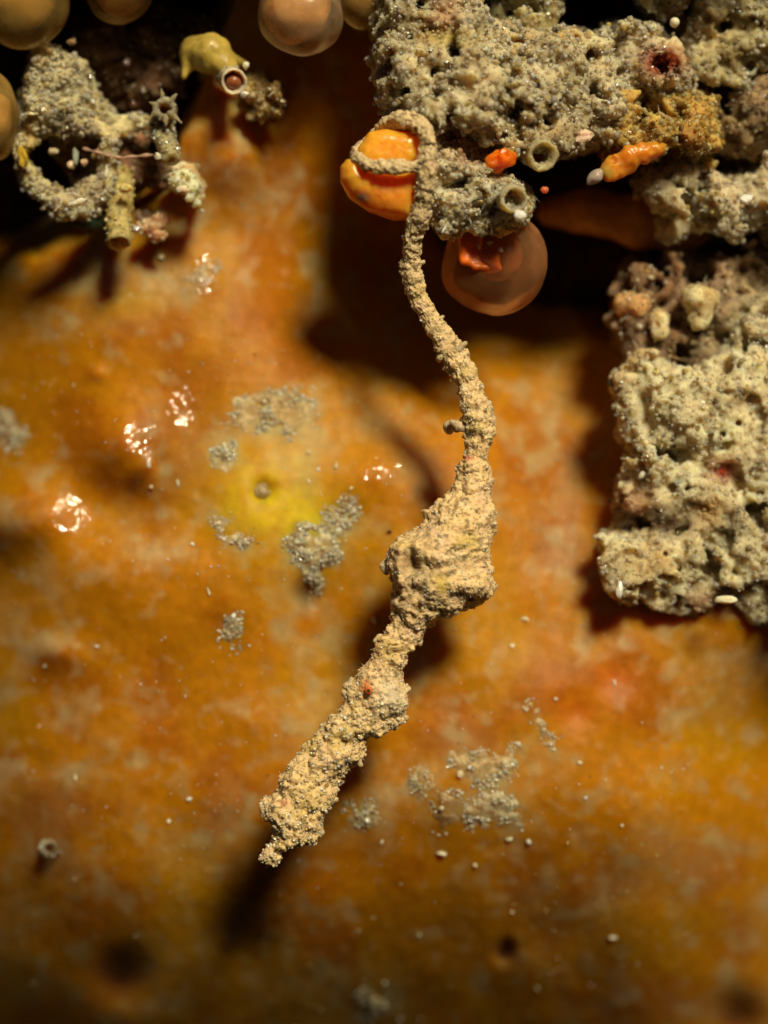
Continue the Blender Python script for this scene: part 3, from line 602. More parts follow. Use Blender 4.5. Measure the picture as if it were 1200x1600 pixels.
# ------------------------------------------------------------------ left clump
RING = [(60, 75), (112, 78), (122, 150), (165, 182), (170, 212), (158, 232), (120, 205), (70, 205), (40, 212), (20, 200), (50, 150)]
def ring_extra(f):
    pts = [(45, 205), (36, 240), (46, 280), (75, 305), (95, 318), (130, 318), (158, 300), (168, 265), (168, 228), (150, 200)]
    rad = [.06, .055, .06, .075, .09, .10, .085, .05, .05, .07]
    f.chain([P(x, y, -.55) for x, y in pts], rad)
    f.chain([P(150, 300, -.5), P(180, 295, -.45)], [.07, .06])
    f.chain([P(105, 235, -.12), P(130, 255, -.12), P(140, 285, -.2)], [.12, .14, .10])
    f.chain([P(168, 215, -.45), P(205, 195, -.45), P(235, 190, -.5)], [.05, .07, .06])
clump('crust_clump', 'ring shaped olive crust around a brown hollow beside the glassy bubble', 'crust', RING, -.5, 20, 19, 141, 3000, ((105, 248, .19, -.7), (68, 250, .12, -.4), (145, 225, .09, -.5), (63, 212, .05, -.6), (95, 180, .03, -.7)), base=(.32, .28, .15), big=16, extra=ring_extra, back=.3, layers=2, k=26, ext=[(20, 345), (215, 345)], amp=((.035, 4, 4), (.03, 8, 1), (.018, 17, 2)), pits=((.05, 7), (.03, 15)),
      tint=tint_spots([(118, 250, 34, 42, 1.0, (.20, .09, .03)), (45, 240, 14, 20, .9, (.5, .33, .03)), (90, 130, 50, 40, .5, (.30, .28, .18)), (135, 310, 40, 18, .5, (.5, .42, .3))]))
tube_thing('worm_tube', 'yellowish upright tube with a pinkish brown open foot under the ring crust', 'worm tube', P(188, 268, -.3), P(186, 378, -.72), .10, .102, .03, (.46, .36, .14), 142, 110, pal=PAL_YEL, amp=.02)
tube_thing('worm_tube', 'grainy tapered tube hanging below the spiky crown', 'worm tube', P(250, 190, -.6), P(268, 250, -.8), .10, .075, .05, (.44, .36, .18), 143, 120, amp=.018)
# spiky crown with a hole
t = thing('spiky_crown', 'grey star shaped crown of spikes around a dark hole', 'hydroid', None)
V, F, o = lathe_tube(t, 'crown_ring', P(258, 176, -.45), P(257, 170, -.85), .10, .085, .035, M_crust, (.34, .30, .2), 144, .015)
cc = P(257, 170, -.82)
for k in range(8):
    a = k / 8 * 2 * math.pi + .3 + .25 * math.sin(k * 5.1); L_ = .03 + .08 * ((k * 37) % 5) / 4
    f = Field(cc - .5, cc + .5, .016, 40); d = np.array([math.cos(a), -.25, math.sin(a)])
    f.cap(cc + d * .07, cc + d * (.08 + L_), .03, .007); V, F = f.build(((.018, 9, k), (.01, 20, k)))
    obj('spike', V, F, M_crust, t, True, np.array((.30, .25, .15)) * (1 + .4 * fbm(V, 9, 2, k))[:, None])
# yellow lobe and the glassy ring tube beside it
lo, hi = bounds([(270, 40), (400, 140)], -1.0, .4, 20); f = Field(lo, hi, .02, 18)
f.chain([P(305, 75, -.5), P(330, 82, -.6), P(352, 104, -.62)], [.085, .115, .09]); f.cap(P(297, 90, -.5), P(287, 119, -.55), .05, .02); f.cap(P(330, 85, -.4), P(325, 120, .1), .08, .08); f.cap(P(350, 100, -.5), P(385, 98, -.45), .05, .02)
V, F = f.build(((.02, 7, 2), (.01, 18, 3)))
t = thing('yellow_lobe', 'soft yellow lobe with one hanging prong beside the ring tube', 'sponge', None)
obj('lobe', V, F, M_film, t, True, np.array([.44, .33, .07]) * (1 + .3 * fbm(V, 7, 3, 5))[:, None])
tube_thing('ring_tube', 'glassy ring mouthed tube with a brown drop inside, beside the yellow lobe', 'worm tube', P(350, 112, -.35), P(366, 128, -.85), .09, .105, .022, (.55, .46, .34), 145, 40, m=M_film, amp=.008)
t = bpy.context.scene.objects['ring_tube']
v, fc = ICO[3]; obj('inner_drop', v * .075 * np.array([1, 1, .9]) + P(365, 128, -.78), fc, M_film, t, True, np.tile((.28, .09, .03), (len(v), 1)))
clump('crust_clump', 'crumbly brown grit trailing away from the glassy ring tube', 'crust', [(385, 120), (415, 120), (435, 150), (430, 180), (400, 175), (380, 160)], -.45, 13, 12, 146, 700, k=38, amp=((.02, 6, 4), (.02, 12, 1), (.012, 22, 2)), base=(.24, .17, .08), h=.02, layers=2, big=6, rpx=(1.2, 3.4), pal=PAL_YEL)
clump('crust_clump', 'small whitish knob with a thorn below the tapered tube', 'crust', [(268, 268), (300, 268), (315, 290), (305, 305), (280, 305)], -.55, 12, 12, 147, 320, k=38, amp=((.02, 6, 4), (.02, 12, 1), (.012, 22, 2)), base=(.5, .42, .26), h=.016, layers=2, pal=PAL_TAN, rpx=(1.2, 3), extra=lambda f: f.cap(P(298, 300, -.6), P(316, 330, -.62), .035, .008))
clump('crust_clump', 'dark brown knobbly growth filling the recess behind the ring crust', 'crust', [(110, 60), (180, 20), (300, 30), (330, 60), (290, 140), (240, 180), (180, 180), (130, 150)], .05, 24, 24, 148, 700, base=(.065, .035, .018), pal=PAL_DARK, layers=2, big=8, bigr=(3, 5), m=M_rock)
clump('crust_clump', 'brown loop of crust around the dark gaps under the spiky crown', 'crust', [(170, 210), (240, 195), (250, 215), (200, 225), (255, 255), (300, 250), (300, 268), (240, 280), (215, 275), (180, 260)], -.1, 15, 13, 149, 500, k=38, base=(.10, .05, .025), pal=PAL_DARK, layers=2, m=M_rock, h=.024)
clump('crust_clump', 'pinkish brown scrap beside the foot of the yellowish tube', 'crust', [(215, 340), (240, 330), (262, 350), (240, 375), (215, 365)], -.35, 11, 11, 150, 120, k=38, amp=((.02, 6, 4), (.02, 12, 1), (.012, 22, 2)), base=(.34, .20, .12), pal=PAL_TAN, layers=2, h=.018)
lo, hi = bounds([(110, 320), (170, 365)], -.8, 0, 20); f = Field(lo, hi, .018, 20); f.chain([P(118, 338, -.4), P(140, 345, -.45), P(160, 338, -.4)], [.05, .075, .05]); V, F = f.build(((.02, 9, 2),))
tag(obj('green_alga', V, F, M_skin, None, True, np.array([.008, .035, .015]) * (1 + .5 * fbm(V, 9, 2, 3))[:, None]), 'tiny dark green algal tuft tucked under the ring crust', 'alga')
def spline(pts, n):
    pts = np.array(pts, float); t = np.arange(len(pts)); tt = np.linspace(0, len(pts) - 1, n); out = []
    p = np.concatenate([2 * pts[:1] - pts[1:2], pts, 2 * pts[-1:] - pts[-2:-1]])
    for x in tt:
        i = min(int(x), len(pts) - 2); u = x - i; a, b, c_, d = p[i], p[i + 1], p[i + 2], p[i + 3]
        out.append(.5 * (2 * b + (c_ - a) * u + (2 * a - 5 * b + 4 * c_ - d) * u * u + (3 * b - a - 3 * c_ + d) * u ** 3))
    return np.array(out)
q = spline([P(x, y, d) for x, y, d in ((130, 232, -.6), (160, 240, -.65), (185, 246, -.68), (225, 243, -.68), (262, 240, -.6))], 40)
V, F = tubeline(q, .011 + .006 * np.sin(np.arange(40) * 1.1))
tag(obj('mucus_thread', V, F, M_film, None, True, np.tile((.42, .26, .2), (len(V), 1))), 'thin pinkish beaded thread strung across the ring crust hollow', 'thread')

# ------------------------------------------------------------------ sea squirts
def squirt(label, c, r, depth, tm, seed, inner=(.5, .2, .04), ir=.6, ioff=(0, 0), st=(1, 1, 1), group='clear bubble sea squirts'):
    t = thing('sea_squirt', label, 'sea squirt', None, group); ctr = P(*c, depth); V, F = ICO[4]
    V = V * r * np.array(st); V = V * (1 + .10 * noise(V + seed, 1.6 / r * .7, seed) + .012 * noise(V + seed, 7 / r * .6, seed + 2))[:, None]
    obj('tunic', V + ctr, F, tm, t, True)
    v = ICO[3][0] * r * ir * np.array([1, .8, .9]); v = v * (1 + .25 * noise(v + seed, 1.4 / r, seed + 4))[:, None]
    obj('body', v + ctr + np.array([ioff[0], r * .15, ioff[1]]), ICO[3][1], M_film, t, True, np.array(inner) * (1 + .4 * fbm(v, 5, 2, seed))[:, None])
    return t
squirt('large yellow brown clear bubble at the upper left corner', (38, 2), .36, -.75, M_tunic_y, 1, (.55, .32, .06), .78, (-.05, .05), (1.0, .9, 1.05))
squirt('tall dusky bubble cut off by the left edge beside the ring crust', (-22, 182), .28, -.7, M_tunic_y, 2, (.45, .28, .09), .78, st=(.95, .9, 1.35))
squirt('orange tinted bubble hanging from the top edge near the corner', (187, -16), .27, -.6, M_tunic_y, 3, (.66, .28, .03), .8)
squirt('large milky bubble beside the ledge at the top edge', (470, 22), .345, -.8, M_tunic_p, 4, (.60, .33, .12), .8, (-.05, .04), (1, .9, .95))
squirt('small amber bubble squeezed between the milky one and the ledge', (566, 6), .20, -.75, M_tunic_y, 5, (.42, .2, .06), .6, (0, .05))
t = squirt('russet clear bag with a bright orange core under the crust spur', (772, 410), .425, -.80, M_tunic_r, 6, (.26, .075, .025), .5, (.02, .06), (1, .85, 1.0), None)
lo, hi = bounds([(700, 340), (800, 440)], -1.5, -.2, 10); f = Field(lo, hi, .018, 26)
f.slab([(716, 368), (745, 362), (752, 395), (780, 398), (782, 420), (760, 428), (738, 418), (722, 412)], -1.10, .05, .03)
V, F = f.build(((.05, 6, 2), (.02, 14, 3))); obj('orange_core', V, F, M_film, t, True, np.array([.70, .14, .01]) * (1 + .35 * fbm(V, 7, 2, 3))[:, None])
rng = np.random.RandomState(21)
for (x, y, s) in ((748, 386, 7), (782, 390, 8), (765, 380, 6)):
    v, fc = PROTO[rng.randint(8)]; obj('sand_grain', v * s * PX * .8 + P(x, y, -1.17), fc, M_grain, t, False, np.tile((.5, .42, .32), (len(v), 1)))

# orange lobe in the grip of the tail
t = thing('orange_lobe', 'bright orange bulging lobe wrapped by the curled pipehorse tail', 'sea squirt', None)
lo, hi = bounds([(520, 190), (680, 350)], -2.0, -.8, 20); f = Field(lo, hi, .0125, 40)
f.slab([(531, 285), (531, 262), (541, 250), (556, 248), (575, 262), (620, 270), (664, 262), (662, 300), (652, 325), (641, 344), (612, 343), (575, 330), (546, 309)], -1.36, .17, .14)
f.cut_blob(P(606, 300, -1.74), .30, (1.1, .55, .6))
V, F = f.build(((.009, 5, 2), (.004, 20, 3)))
px, py = toPx(V); cb = np.array([.90, .34, .03]) * (1 + .18 * fbm(V, 8, 3, 5))[:, None]
k = np.clip(gs(px, py, 605, 305, 48, 24) * 1.0, 0, 1)[:, None] * (.75 + .5 * noise(V, 12, 9)[:, None]); cb = cb * (1 - k) + np.array([.74, .20, .018]) * k
k = np.clip(gs(px, py, 566, 309, 11, 8), 0, 1)[:, None]; cb = cb * (1 - k) + np.array([.28, .17, .13]) * k
obj('lower_lip', V, F, attr_mat('orange_flesh', .26, .9, (.30, .11, .02), ((24, .3, .012), (70, .15, .005)), .5, mott=.15, mscale=22), t, True, np.clip(cb, .002, .9))
M_org = bpy.data.materials['orange_flesh']
f = Field(lo, hi, .0125, 40)
f.slab([(553, 262), (558, 232), (575, 208), (600, 203), (655, 209), (662, 232), (664, 264), (620, 275), (575, 268)], -1.38, .16, .13)
for k in range(5): f.cut_cap(P(596 + k * 14, 226 + (k % 2) * 7, -1.555), P(612 + k * 13, 219 + (k % 3) * 8, -1.55), .022, .012)
V, F = f.build(((.011, 5, 4), (.004, 20, 3))); obj('upper_lip', V, F, M_org, t, True, np.clip(np.array([.92, .36, .03]) * (1 + .12 * fbm(V, 9, 3, 15))[:, None], .002, .9))
for k, (a, b) in enumerate((((588, 318), (600, 296)), ((606, 322), (613, 292)), ((624, 318), (627, 294)), ((640, 312), (640, 290)))):
    q = spline([P(a[0], a[1], -1.42), P((a[0] + b[0]) / 2 + 3, (a[1] + b[1]) / 2, -1.37), P(b[0], b[1], -1.36)], 10); V, F = tubeline(q, np.full(10, .006)); obj('fine_vein', V, F, M_film, t, True, np.tile((.2, .05, .01), (len(V), 1)))

# ------------------------------------------------------------------ the pipehorse
tail = [(668, 256, -1.55, 9), (658, 258, -1.62, 10.5), (630, 262, -1.62, 11), (600, 262, -1.61, 11), (576, 258, -1.58, 10.5), (560, 249, -1.50, 10), (556, 240, -1.34, 10), (570, 232, -1.14, 11), (586, 216, -1.12, 12), (600, 200, -1.28, 13), (622, 186, -1.44, 14), (645, 187, -1.52, 14.5), (662, 200, -1.58, 14), (669, 228, -1.62, 14), (668, 262, -1.62, 14), (664, 300, -1.55, 15), (655, 335, -1.45, 15.5), (645, 365, -1.36, 15), (641, 400, -1.28, 15), (644, 432, -1.22, 17), (655, 465, -1.2, 16.5), (673, 502, -1.2, 17.5), (695, 536, -1.2, 20), (714, 562, -1.2, 22.5), (729, 596, -1.2, 21.5), (740, 630, -1.2, 23.5), (747, 662, -1.2, 26.5), (746, 695, -1.2, 22.5), (745, 718, -1.2, 20)]
rows = [(742, 714, 767), (756, 709, 768), (770, 704, 769), (784, 690, 771), (797, 672, 772), (812, 662, 773), (828, 652, 772), (842, 624, 770), (850, 609, 767), (866, 604, 763), (882, 606, 762), (898, 612, 767), (912, 614, 771), (924, 614, 770), (936, 613, 756), (948, 613, 738), (958, 613, 716), (968, 612, 690), (978, 609, 668), (988, 601, 658), (1000, 592, 654), (1012, 587, 650), (1024, 583, 643), (1036, 577, 634), (1048, 566, 629), (1060, 556, 629), (1072, 544, 634), (1084, 538, 637), (1096, 537, 634), (1108, 535, 633), (1120, 521, 633), (1130, 514, 626), (1140, 504, 604), (1152, 493, 572), (1164, 484, 566), (1176, 471, 566), (1188, 459, 562), (1200, 450, 545), (1214, 442, 532), (1228, 434, 528), (1240, 424, 527), (1252, 413, 524), (1262, 408, 514), (1274, 414, 506), (1286, 424, 503), (1298, 429, 503), (1308, 428, 496), (1316, 426, 484), (1321, 420, 456), (1328, 413, 442), (1338, 409, 440), (1346, 411, 440), (1353, 419, 436)]
cs = [list(P(x, y, d)) + [r * PX, r * PX, 0.] for x, y, d, r in tail]
for y, l, r in rows:
    hw = (r - l) / 2
    dep = min(hw * .86, 9 + hw * .62) if y < 980 else min(hw * .72, 34)
    d = -1.2 - .03 * math.sin((y - 740) / 90)
    cs.append(list(P((l + r) / 2, y, d)) + [hw * PX, dep * PX, 1.])
cs = np.array(cs)
N = 1300
seg_l = np.concatenate([[0], np.cumsum(np.linalg.norm(np.diff(cs[:, :3], axis=0), axis=1))]); tt = np.linspace(0, seg_l[-1], N)
def cr(x):       # monotone-ish smooth interpolation along the length
    v = np.interp(tt, seg_l, x); k = np.hanning(15); k /= k.sum(); vv = np.concatenate([np.full(7, v[0]), v, np.full(7, v[-1])]); return np.convolve(vv, k, 'valid')
cen = np.stack([cr(cs[:, i]) for i in range(3)], -1); ra, rb, bl = cr(cs[:, 3]), cr(cs[:, 4]), cr(cs[:, 5])
T = np.gradient(cen, axis=0); T /= np.linalg.norm(T, axis=1)[:, None]
SEG = 170; th = np.linspace(0, 2 * math.pi, SEG, endpoint=False)
# ring frames: round the coil by parallel transport, across the body level with the picture
U = np.zeros((N, 3)); u = np.cross(T[-1], [0, 1.0, 0]); 
for i in range(N - 1, -1, -1):
    u = u - T[i] * (u @ T[i]); u /= np.linalg.norm(u)
    if tt[i] > seg_l[13]:
        lat = np.cross(T[i], [0, 1.0, 0]); lat /= np.linalg.norm(lat)
        if lat[0] < 0: lat = -lat
        u = lat
    U[i] = u
W = np.cross(U, T); W /= np.linalg.norm(W, axis=1)[:, None]
flipW = np.sign(-W[:, 1:2]); flipW[flipW == 0] = 1
Uh = np.array([1.0, 0, 0]); Wh = np.array([0, -1.0, 0])
ub = U * (1 - bl[:, None]) + Uh * bl[:, None]
wsel = W * np.where((tt > seg_l[13])[:, None], flipW, 1)
wb = wsel * (1 - bl[:, None]) + Wh * bl[:, None]
ub /= np.linalg.norm(ub, axis=1)[:, None]; wb /= np.linalg.norm(wb, axis=1)[:, None]
end = np.minimum(1, np.minimum(np.arange(N) / 8, (N - 1 - np.arange(N)) / 10)); end = np.sqrt(np.clip(1 - (1 - end) ** 2, 0.0004, 1))
cth, sth = np.cos(th), np.sin(th)
V = cen[:, None, :] + (ra * end)[:, None, None] * cth[None, :, None] * ub[:, None, :] + (rb * end)[:, None, None] * sth[None, :, None] * wb[:, None, :]
V = V.reshape(-1, 3)
i = np.arange(N * SEG).reshape(N, SEG); j = np.roll(i, -1, 1)
F = np.stack([i[:-1], i[1:], j[1:], j[:-1]], -1).reshape(-1, 4)
Nn = vnormals(V, F)
outw = (V.reshape(N, SEG, 3) - cen[:, None, :]).reshape(-1, 3)
if (Nn * outw).sum() < 0: F = F[:, ::-1]; Nn = -Nn
px, py = toPx(V)
thick = np.repeat(np.clip(ra / .12, .35, 1.0), SEG)
hd = sstep(985, 1100, py) * (px < 680)
d = thick * (.036 * noise(V, 4.5, 3) + .028 * noise(V, 10, 4) + .016 * noise(V, 17, 14)) + .012 * noise(V, 24, 5) + .008 * noise(V, 46, 6)
d += hd * (.020 * np.abs(noise(V, 9, 8)) + .018 * noise(V, 16, 9))
nod = noise(V, 15, 12); d += .022 * thick * sstep(.30, .6, nod)
front = np.clip(-Nn[:, 1], 0, 1)
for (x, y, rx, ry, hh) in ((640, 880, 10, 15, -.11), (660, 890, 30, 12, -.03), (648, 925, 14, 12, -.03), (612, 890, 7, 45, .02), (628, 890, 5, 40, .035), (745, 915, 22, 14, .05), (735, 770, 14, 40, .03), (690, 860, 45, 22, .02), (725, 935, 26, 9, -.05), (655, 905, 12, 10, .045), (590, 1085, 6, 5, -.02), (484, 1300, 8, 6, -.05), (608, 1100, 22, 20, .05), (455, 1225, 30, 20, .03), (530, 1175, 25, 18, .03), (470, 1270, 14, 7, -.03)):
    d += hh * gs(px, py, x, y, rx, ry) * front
# body rings along the tail
arc = np.repeat(tt, SEG); tl = (py < 720).astype(float)
d += -tl * .017 * sstep(300, 480, py) * thick + tl * .0035 * np.sin(arc * 2 * math.pi / .11) * sstep(seg_l[0], seg_l[4], arc)
V = V + Nn * d[:, None]
tan = np.array([.76, .54, .27]); c = tan * (1 + .16 * fbm(V, 6, 3, 3))[:, None]
def blend(c, k, t): k = np.clip(k, 0, 1)[:, None]; return c * (1 - k) + np.array(t) * k
gt = sstep(760, 300, py); c = blend(c, .75 * gt, (.60, .48, .28))
c = blend(c, .65 * sstep(.15, .55, fbm(V, 3.2, 2, 13)), (.60, .43, .13))
c = blend(c, .55 * sstep(.2, .6, fbm(V, 5, 2, 17)), (.68, .46, .31))
c = blend(c, .8 * sstep(.35, .6, fbm(V, 13, 2, 19)), (.80, .63, .38))
c = blend(c, .85 * sstep(.34, .58, fbm(V, 17, 2, 23)), (.17, .12, .05)); c = blend(c, .7 * sstep(.3, .6, noise(V, 30, 29)), (.28, .2, .1))
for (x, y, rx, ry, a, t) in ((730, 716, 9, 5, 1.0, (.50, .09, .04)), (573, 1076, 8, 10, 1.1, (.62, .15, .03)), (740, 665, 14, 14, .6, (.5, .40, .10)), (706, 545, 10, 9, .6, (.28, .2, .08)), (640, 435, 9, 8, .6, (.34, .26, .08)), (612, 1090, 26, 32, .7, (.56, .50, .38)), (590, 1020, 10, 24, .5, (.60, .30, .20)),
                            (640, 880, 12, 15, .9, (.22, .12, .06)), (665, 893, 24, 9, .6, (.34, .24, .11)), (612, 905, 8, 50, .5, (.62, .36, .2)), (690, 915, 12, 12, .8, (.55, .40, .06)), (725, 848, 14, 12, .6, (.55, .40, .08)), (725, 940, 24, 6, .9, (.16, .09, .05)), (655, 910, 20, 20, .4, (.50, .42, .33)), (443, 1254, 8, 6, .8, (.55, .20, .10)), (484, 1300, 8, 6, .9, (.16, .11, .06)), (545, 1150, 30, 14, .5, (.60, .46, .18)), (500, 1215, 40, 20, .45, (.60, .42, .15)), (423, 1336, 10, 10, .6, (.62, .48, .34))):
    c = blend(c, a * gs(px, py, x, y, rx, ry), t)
horse = thing('pygmy_pipehorse', 'tan knobbly pipehorse hanging head down by its curled tail', 'pipehorse', None)
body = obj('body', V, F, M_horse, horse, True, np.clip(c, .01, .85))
# encrusting grains and skin flaps that grow on the animal
rng = np.random.RandomState(77); n = 4200
p, nr = surface_points(V, F, n, rng, -.45); gx, gy = toPx(p)
ok = ~((gy < 600) & (rng.rand(n) < .45)); p, nr, gy = p[ok], nr[ok], gy[ok]; n = len(p)
r = np.exp(rng.uniform(np.log(.7), np.log(2.2), n)) * PX * (1 + .5 * sstep(985, 1150, gy))
b = rng.rand(n) < .55; cc = pick(PAL_TAN, n, rng)
for sel, pr, nm, sm in ((b, PROTO_S, 'skin_nodules', True), (~b, PROTO, 'sand_grains', False)):
    gv, gf, gc = grains_at(p[sel] + nr[sel] * (r[sel] * .25)[:, None], r[sel], cc[sel], rng, pr); tag(obj(nm, gv, gf, M_grain, horse, sm, gc), kind='stuff')
def flap(pts, rad, col, name='skin_flap'):
    P3 = [P(x, y, d) for x, y, d in pts]; lo = np.min(P3, 0) - .12; hi = np.max(P3, 0) + .12; f = Field(lo, hi, .009, 60); f.chain(P3, [x * PX for x in rad]); v, fc = f.build(((.018, 9, 2), (.012, 22, 4)))
    obj(name, v, fc, M_horse, horse, True, np.array(col) * (1 + .3 * fbm(v, 9, 2, 7))[:, None])
TN = (.55, .43, .26)
for pts, rad in (([(632, 428, -1.22), (625, 424, -1.24)], [5, 3]), ([(655, 412, -1.22), (662, 409, -1.25)], [4, 2.5]), ([(662, 485, -1.2), (655, 488, -1.2)], [4, 2]), ([(700, 552, -1.2), (688, 556, -1.22), (686, 560, -1.22)], [6, 4, 4]), ([(715, 545, -1.25), (727, 535, -1.27)], [6, 3]), ([(686, 500, -1.2), (693, 494, -1.2)], [5, 3]),
                ([(730, 668, -1.2), (716, 664, -1.22), (708, 660, -1.2)], [7, 5, 5]), ([(716, 672, -1.15), (702, 664, -1.1), (700, 674, -1.08)], [4, 6, 5]), ([(765, 680, -1.2), (772, 676, -1.2)], [7, 5]), ([(760, 640, -1.2), (764, 628, -1.2)], [5, 3]), ([(765, 640, -1.2), (771, 655, -1.2)], [5, 5]),
                ([(608, 880, -1.2), (600, 884, -1.2), (603, 893, -1.2)], [8, 5, 5]), ([(765, 905, -1.2), (773, 916, -1.2)], [8, 4]), ([(718, 738, -1.2), (712, 732, -1.2)], [5, 3]), ([(640, 1000, -1.2), (654, 1003, -1.2)], [9, 6]), ([(595, 995, -1.2), (588, 1002, -1.2)], [7, 5]), ([(545, 1088, -1.2), (537, 1082, -1.2)], [8, 5]), ([(548, 1070, -1.2), (541, 1072, -1.2)], [7, 5]),
                ([(630, 1080, -1.2), (637, 1076, -1.2)], [7, 5]), ([(625, 1118, -1.2), (632, 1122, -1.2)], [7, 5]), ([(600, 1138, -1.22), (606, 1144, -1.22)], [7, 4]), ([(555, 1180, -1.2), (564, 1196, -1.2)], [8, 4]), ([(520, 1230, -1.2), (528, 1234, -1.2)], [7, 5]), ([(515, 1252, -1.2), (526, 1250, -1.2)], [6, 4]), ([(430, 1262, -1.2), (414, 1268, -1.2), (408, 1262, -1.22)], [8, 7, 5]), ([(418, 1266, -1.2), (415, 1254, -1.22)], [6, 4]),
                ([(495, 1295, -1.2), (502, 1302, -1.2)], [8, 5]), ([(480, 1312, -1.2), (485, 1318, -1.2)], [7, 4]), ([(440, 1318, -1.2), (450, 1312, -1.2)], [8, 7])):
    flap(pts, rad, TN)
v, fc = ICO[3]; obj('eye', v * .03 + P(576, 1079, -1.375), fc, M_film, horse, True, np.tile((.62, .14, .02), (len(v), 1)))
obj('pupil', v * .014 + P(576, 1079, -1.398), fc, M_film, bpy.context.scene.objects['eye'], True, np.tile((.03, .012, .008), (len(v), 1)))
# short fine hairs along the back edge
hv, hf, off = [], [], 0
p, nr = surface_points(V, F, 9000, rng, -.35); gx, gy = toPx(p); s_ = np.where((np.abs(nr[:, 1]) < .35) & (gy > 740))[0][:420]
for k in s_:
    e = nr[k] + rng.normal(0, .35, 3); e /= np.linalg.norm(e); q = np.array([p[k], p[k] + e * .01, p[k] + e * rng.uniform(.014, .034)]); v_, f_ = tubeline(q, [.0028, .0022, .0008], 4); hv.append(v_); hf.append(f_ + off); off += len(v_)
hv = np.concatenate(hv); tag(obj('skin_hairs', hv, np.concatenate(hf), M_film, horse, True, np.tile((.6, .48, .32), (len(hv), 1))), kind='stuff')

# ------------------------------------------------------------------ crust patches on the sponge
def patch(label, poly, seed, ng, base, lift=.03, big=4, pal=PAL_PATCH, r=11, step=10, rpx=(1.0, 3.6), tint=None, thick=1.0):
    """thin uneven skin on the sponge whose ragged rim dips under the sponge surface"""
    rng = np.random.RandomState(seed); q0 = np.array(poly, float); cx, cy = q0.mean(0)
    X, Y, F = grid(np.arange(q0[:, 0].min() - 26, q0[:, 0].max() + 27, 2.0), np.arange(q0[:, 1].min() - 26, q0[:, 1].max() + 27, 2.0))
    D, _ = sponge_depth(X, Y); q = np.stack([X / 200, Y / 200, 0 * X + seed], -1)
    sd_ = -polysd(X, Y, q0) / 16
    m = np.clip(sd_, -1.6, 1.0) + 1.0 * fbm(q, 5, 3, seed) + .5 * noise(q, 16, seed + 5)
    t_ = .024 * thick * np.clip(m, -.75, 1.6) + .016 * noise(q, 11, 5) * sstep(0, .6, m) + .010 * noise(q, 26, 6) * sstep(0, .6, m) - .05 * sstep(.3, .55, noise(q, 9, seed + 8)) * sstep(0, .5, m)
    V = P(X, Y, D - t_); keep = (t_[F] > -.014).any(1); F = F[keep]; us = np.unique(F); rm = np.full(len(V), -1); rm[us] = np.arange(len(us)); V, F = V[us], rm[F]
    if vnormals(V, F)[:, 1].mean() > 0: F = F[:, ::-1]
    c = (np.array(base) * .8 + np.array((.14, .12, .07))) * 1.45 * (1 + .4 * np.clip(fbm(V, 5, 3, seed), -1.2, 1.2))[:, None]; k = sstep(.1, .5, fbm(V, 3, 2, seed + 2))[:, None] * .5; c = c * (1 - k) + np.array((.45, .30, .10)) * k
    root = thing('crust_patch', label, 'crust', None, 'crust patches on the orange sponge')
    obj('crust_skin', V, F, M_skin, root, True, np.clip(c, .01, .8))
    p, nr = surface_points(V, F, ng, rng, -.3); ok = fbm(p, 5, 2, seed + 9) > .0; p, nr = p[ok], nr[ok]; ng = len(p)
    rr = np.exp(rng.uniform(np.log(rpx[0]), np.log(rpx[1]), ng)) * PX; b = rng.rand(ng) < .45; cc = pick(pal, ng, rng)
    for sel, pr, nm, sm in ((b, PROTO_S, 'bubble_grains', True), (~b, PROTO, 'sand_grains', False)):
        if sel.sum() > 3:
            gv, gf, gc = grains_at(p[sel] + nr[sel] * (rr[sel] * .2)[:, None], rr[sel], cc[sel], rng, pr); tag(obj(nm, gv, gf, M_bubble if sm else M_grain, root, sm, gc), kind='stuff')
    for i in range(big):
        j = rng.randint(len(p)); v, f = (PROTO if rng.rand() < .6 else PROTO_S)[rng.randint(6)]; r_ = rng.uniform(3.2, 5.2) * PX; cl = pick([((.62, .55, .38), 3), ((.75, .7, .58), 1), ((.40, .36, .24), 2)], 1, rng)[0]
        obj('sand_grain', (v @ rotm(rng, 1)[0].T) * r_ + p[j], f, M_glass if rng.rand() < .4 else M_grain, root, rng.rand() < .4, np.tile(cl, (len(v), 1)))
    return root
GB = (.36, .31, .18)
patch('pale grey gritty patch on the sponge above the yellow spot', [(372, 625), (440, 612), (492, 622), (488, 655), (450, 678), (420, 668), (395, 675), (365, 660)], 161, 900, GB, big=8)
patch('small crumbly patch just left of the yellow spot', [(335, 700), (368, 680), (378, 705), (360, 728), (335, 725)], 162, 300, GB, r=9)
patch('grey arrow shaped clump pointing down below the yellow spot', [(440, 842), (480, 830), (538, 838), (530, 868), (508, 890), (496, 922), (484, 905), (466, 880)], 163, 950, (.32, .30, .20), .08, 10, thick=1.8)
patch('frayed pale crust beside the pipehorse trunk and the yellow spot', [(512, 795), (545, 775), (568, 800), (545, 825), (515, 835)], 164, 380, (.36, .31, .2), r=9)
patch('small whitish patch with three dark pits below the yellow spot', [(340, 818), (372, 815), (385, 845), (375, 862), (345, 845)], 165, 260, (.42, .37, .24), r=9)
patch('ragged glinting scrap at the left edge of the sponge', [(-20, 625), (10, 640), (22, 662), (48, 680), (25, 698), (-20, 690)], 166, 420, (.38, .34, .24), .05, 8)
patch('blue grey lumpy patch with clear beads under the pipehorse head', [(705, 1185), (750, 1178), (802, 1170), (806, 1200), (780, 1220), (755, 1230), (720, 1205)], 167, 520, (.37, .34, .22), .05, 8, r=12)
patch('broad pale flake below the beaded blue grey patch', [(722, 1262), (765, 1238), (806, 1255), (805, 1285), (780, 1292), (735, 1285)], 168, 420, (.42, .38, .25), .05, 5, r=12)
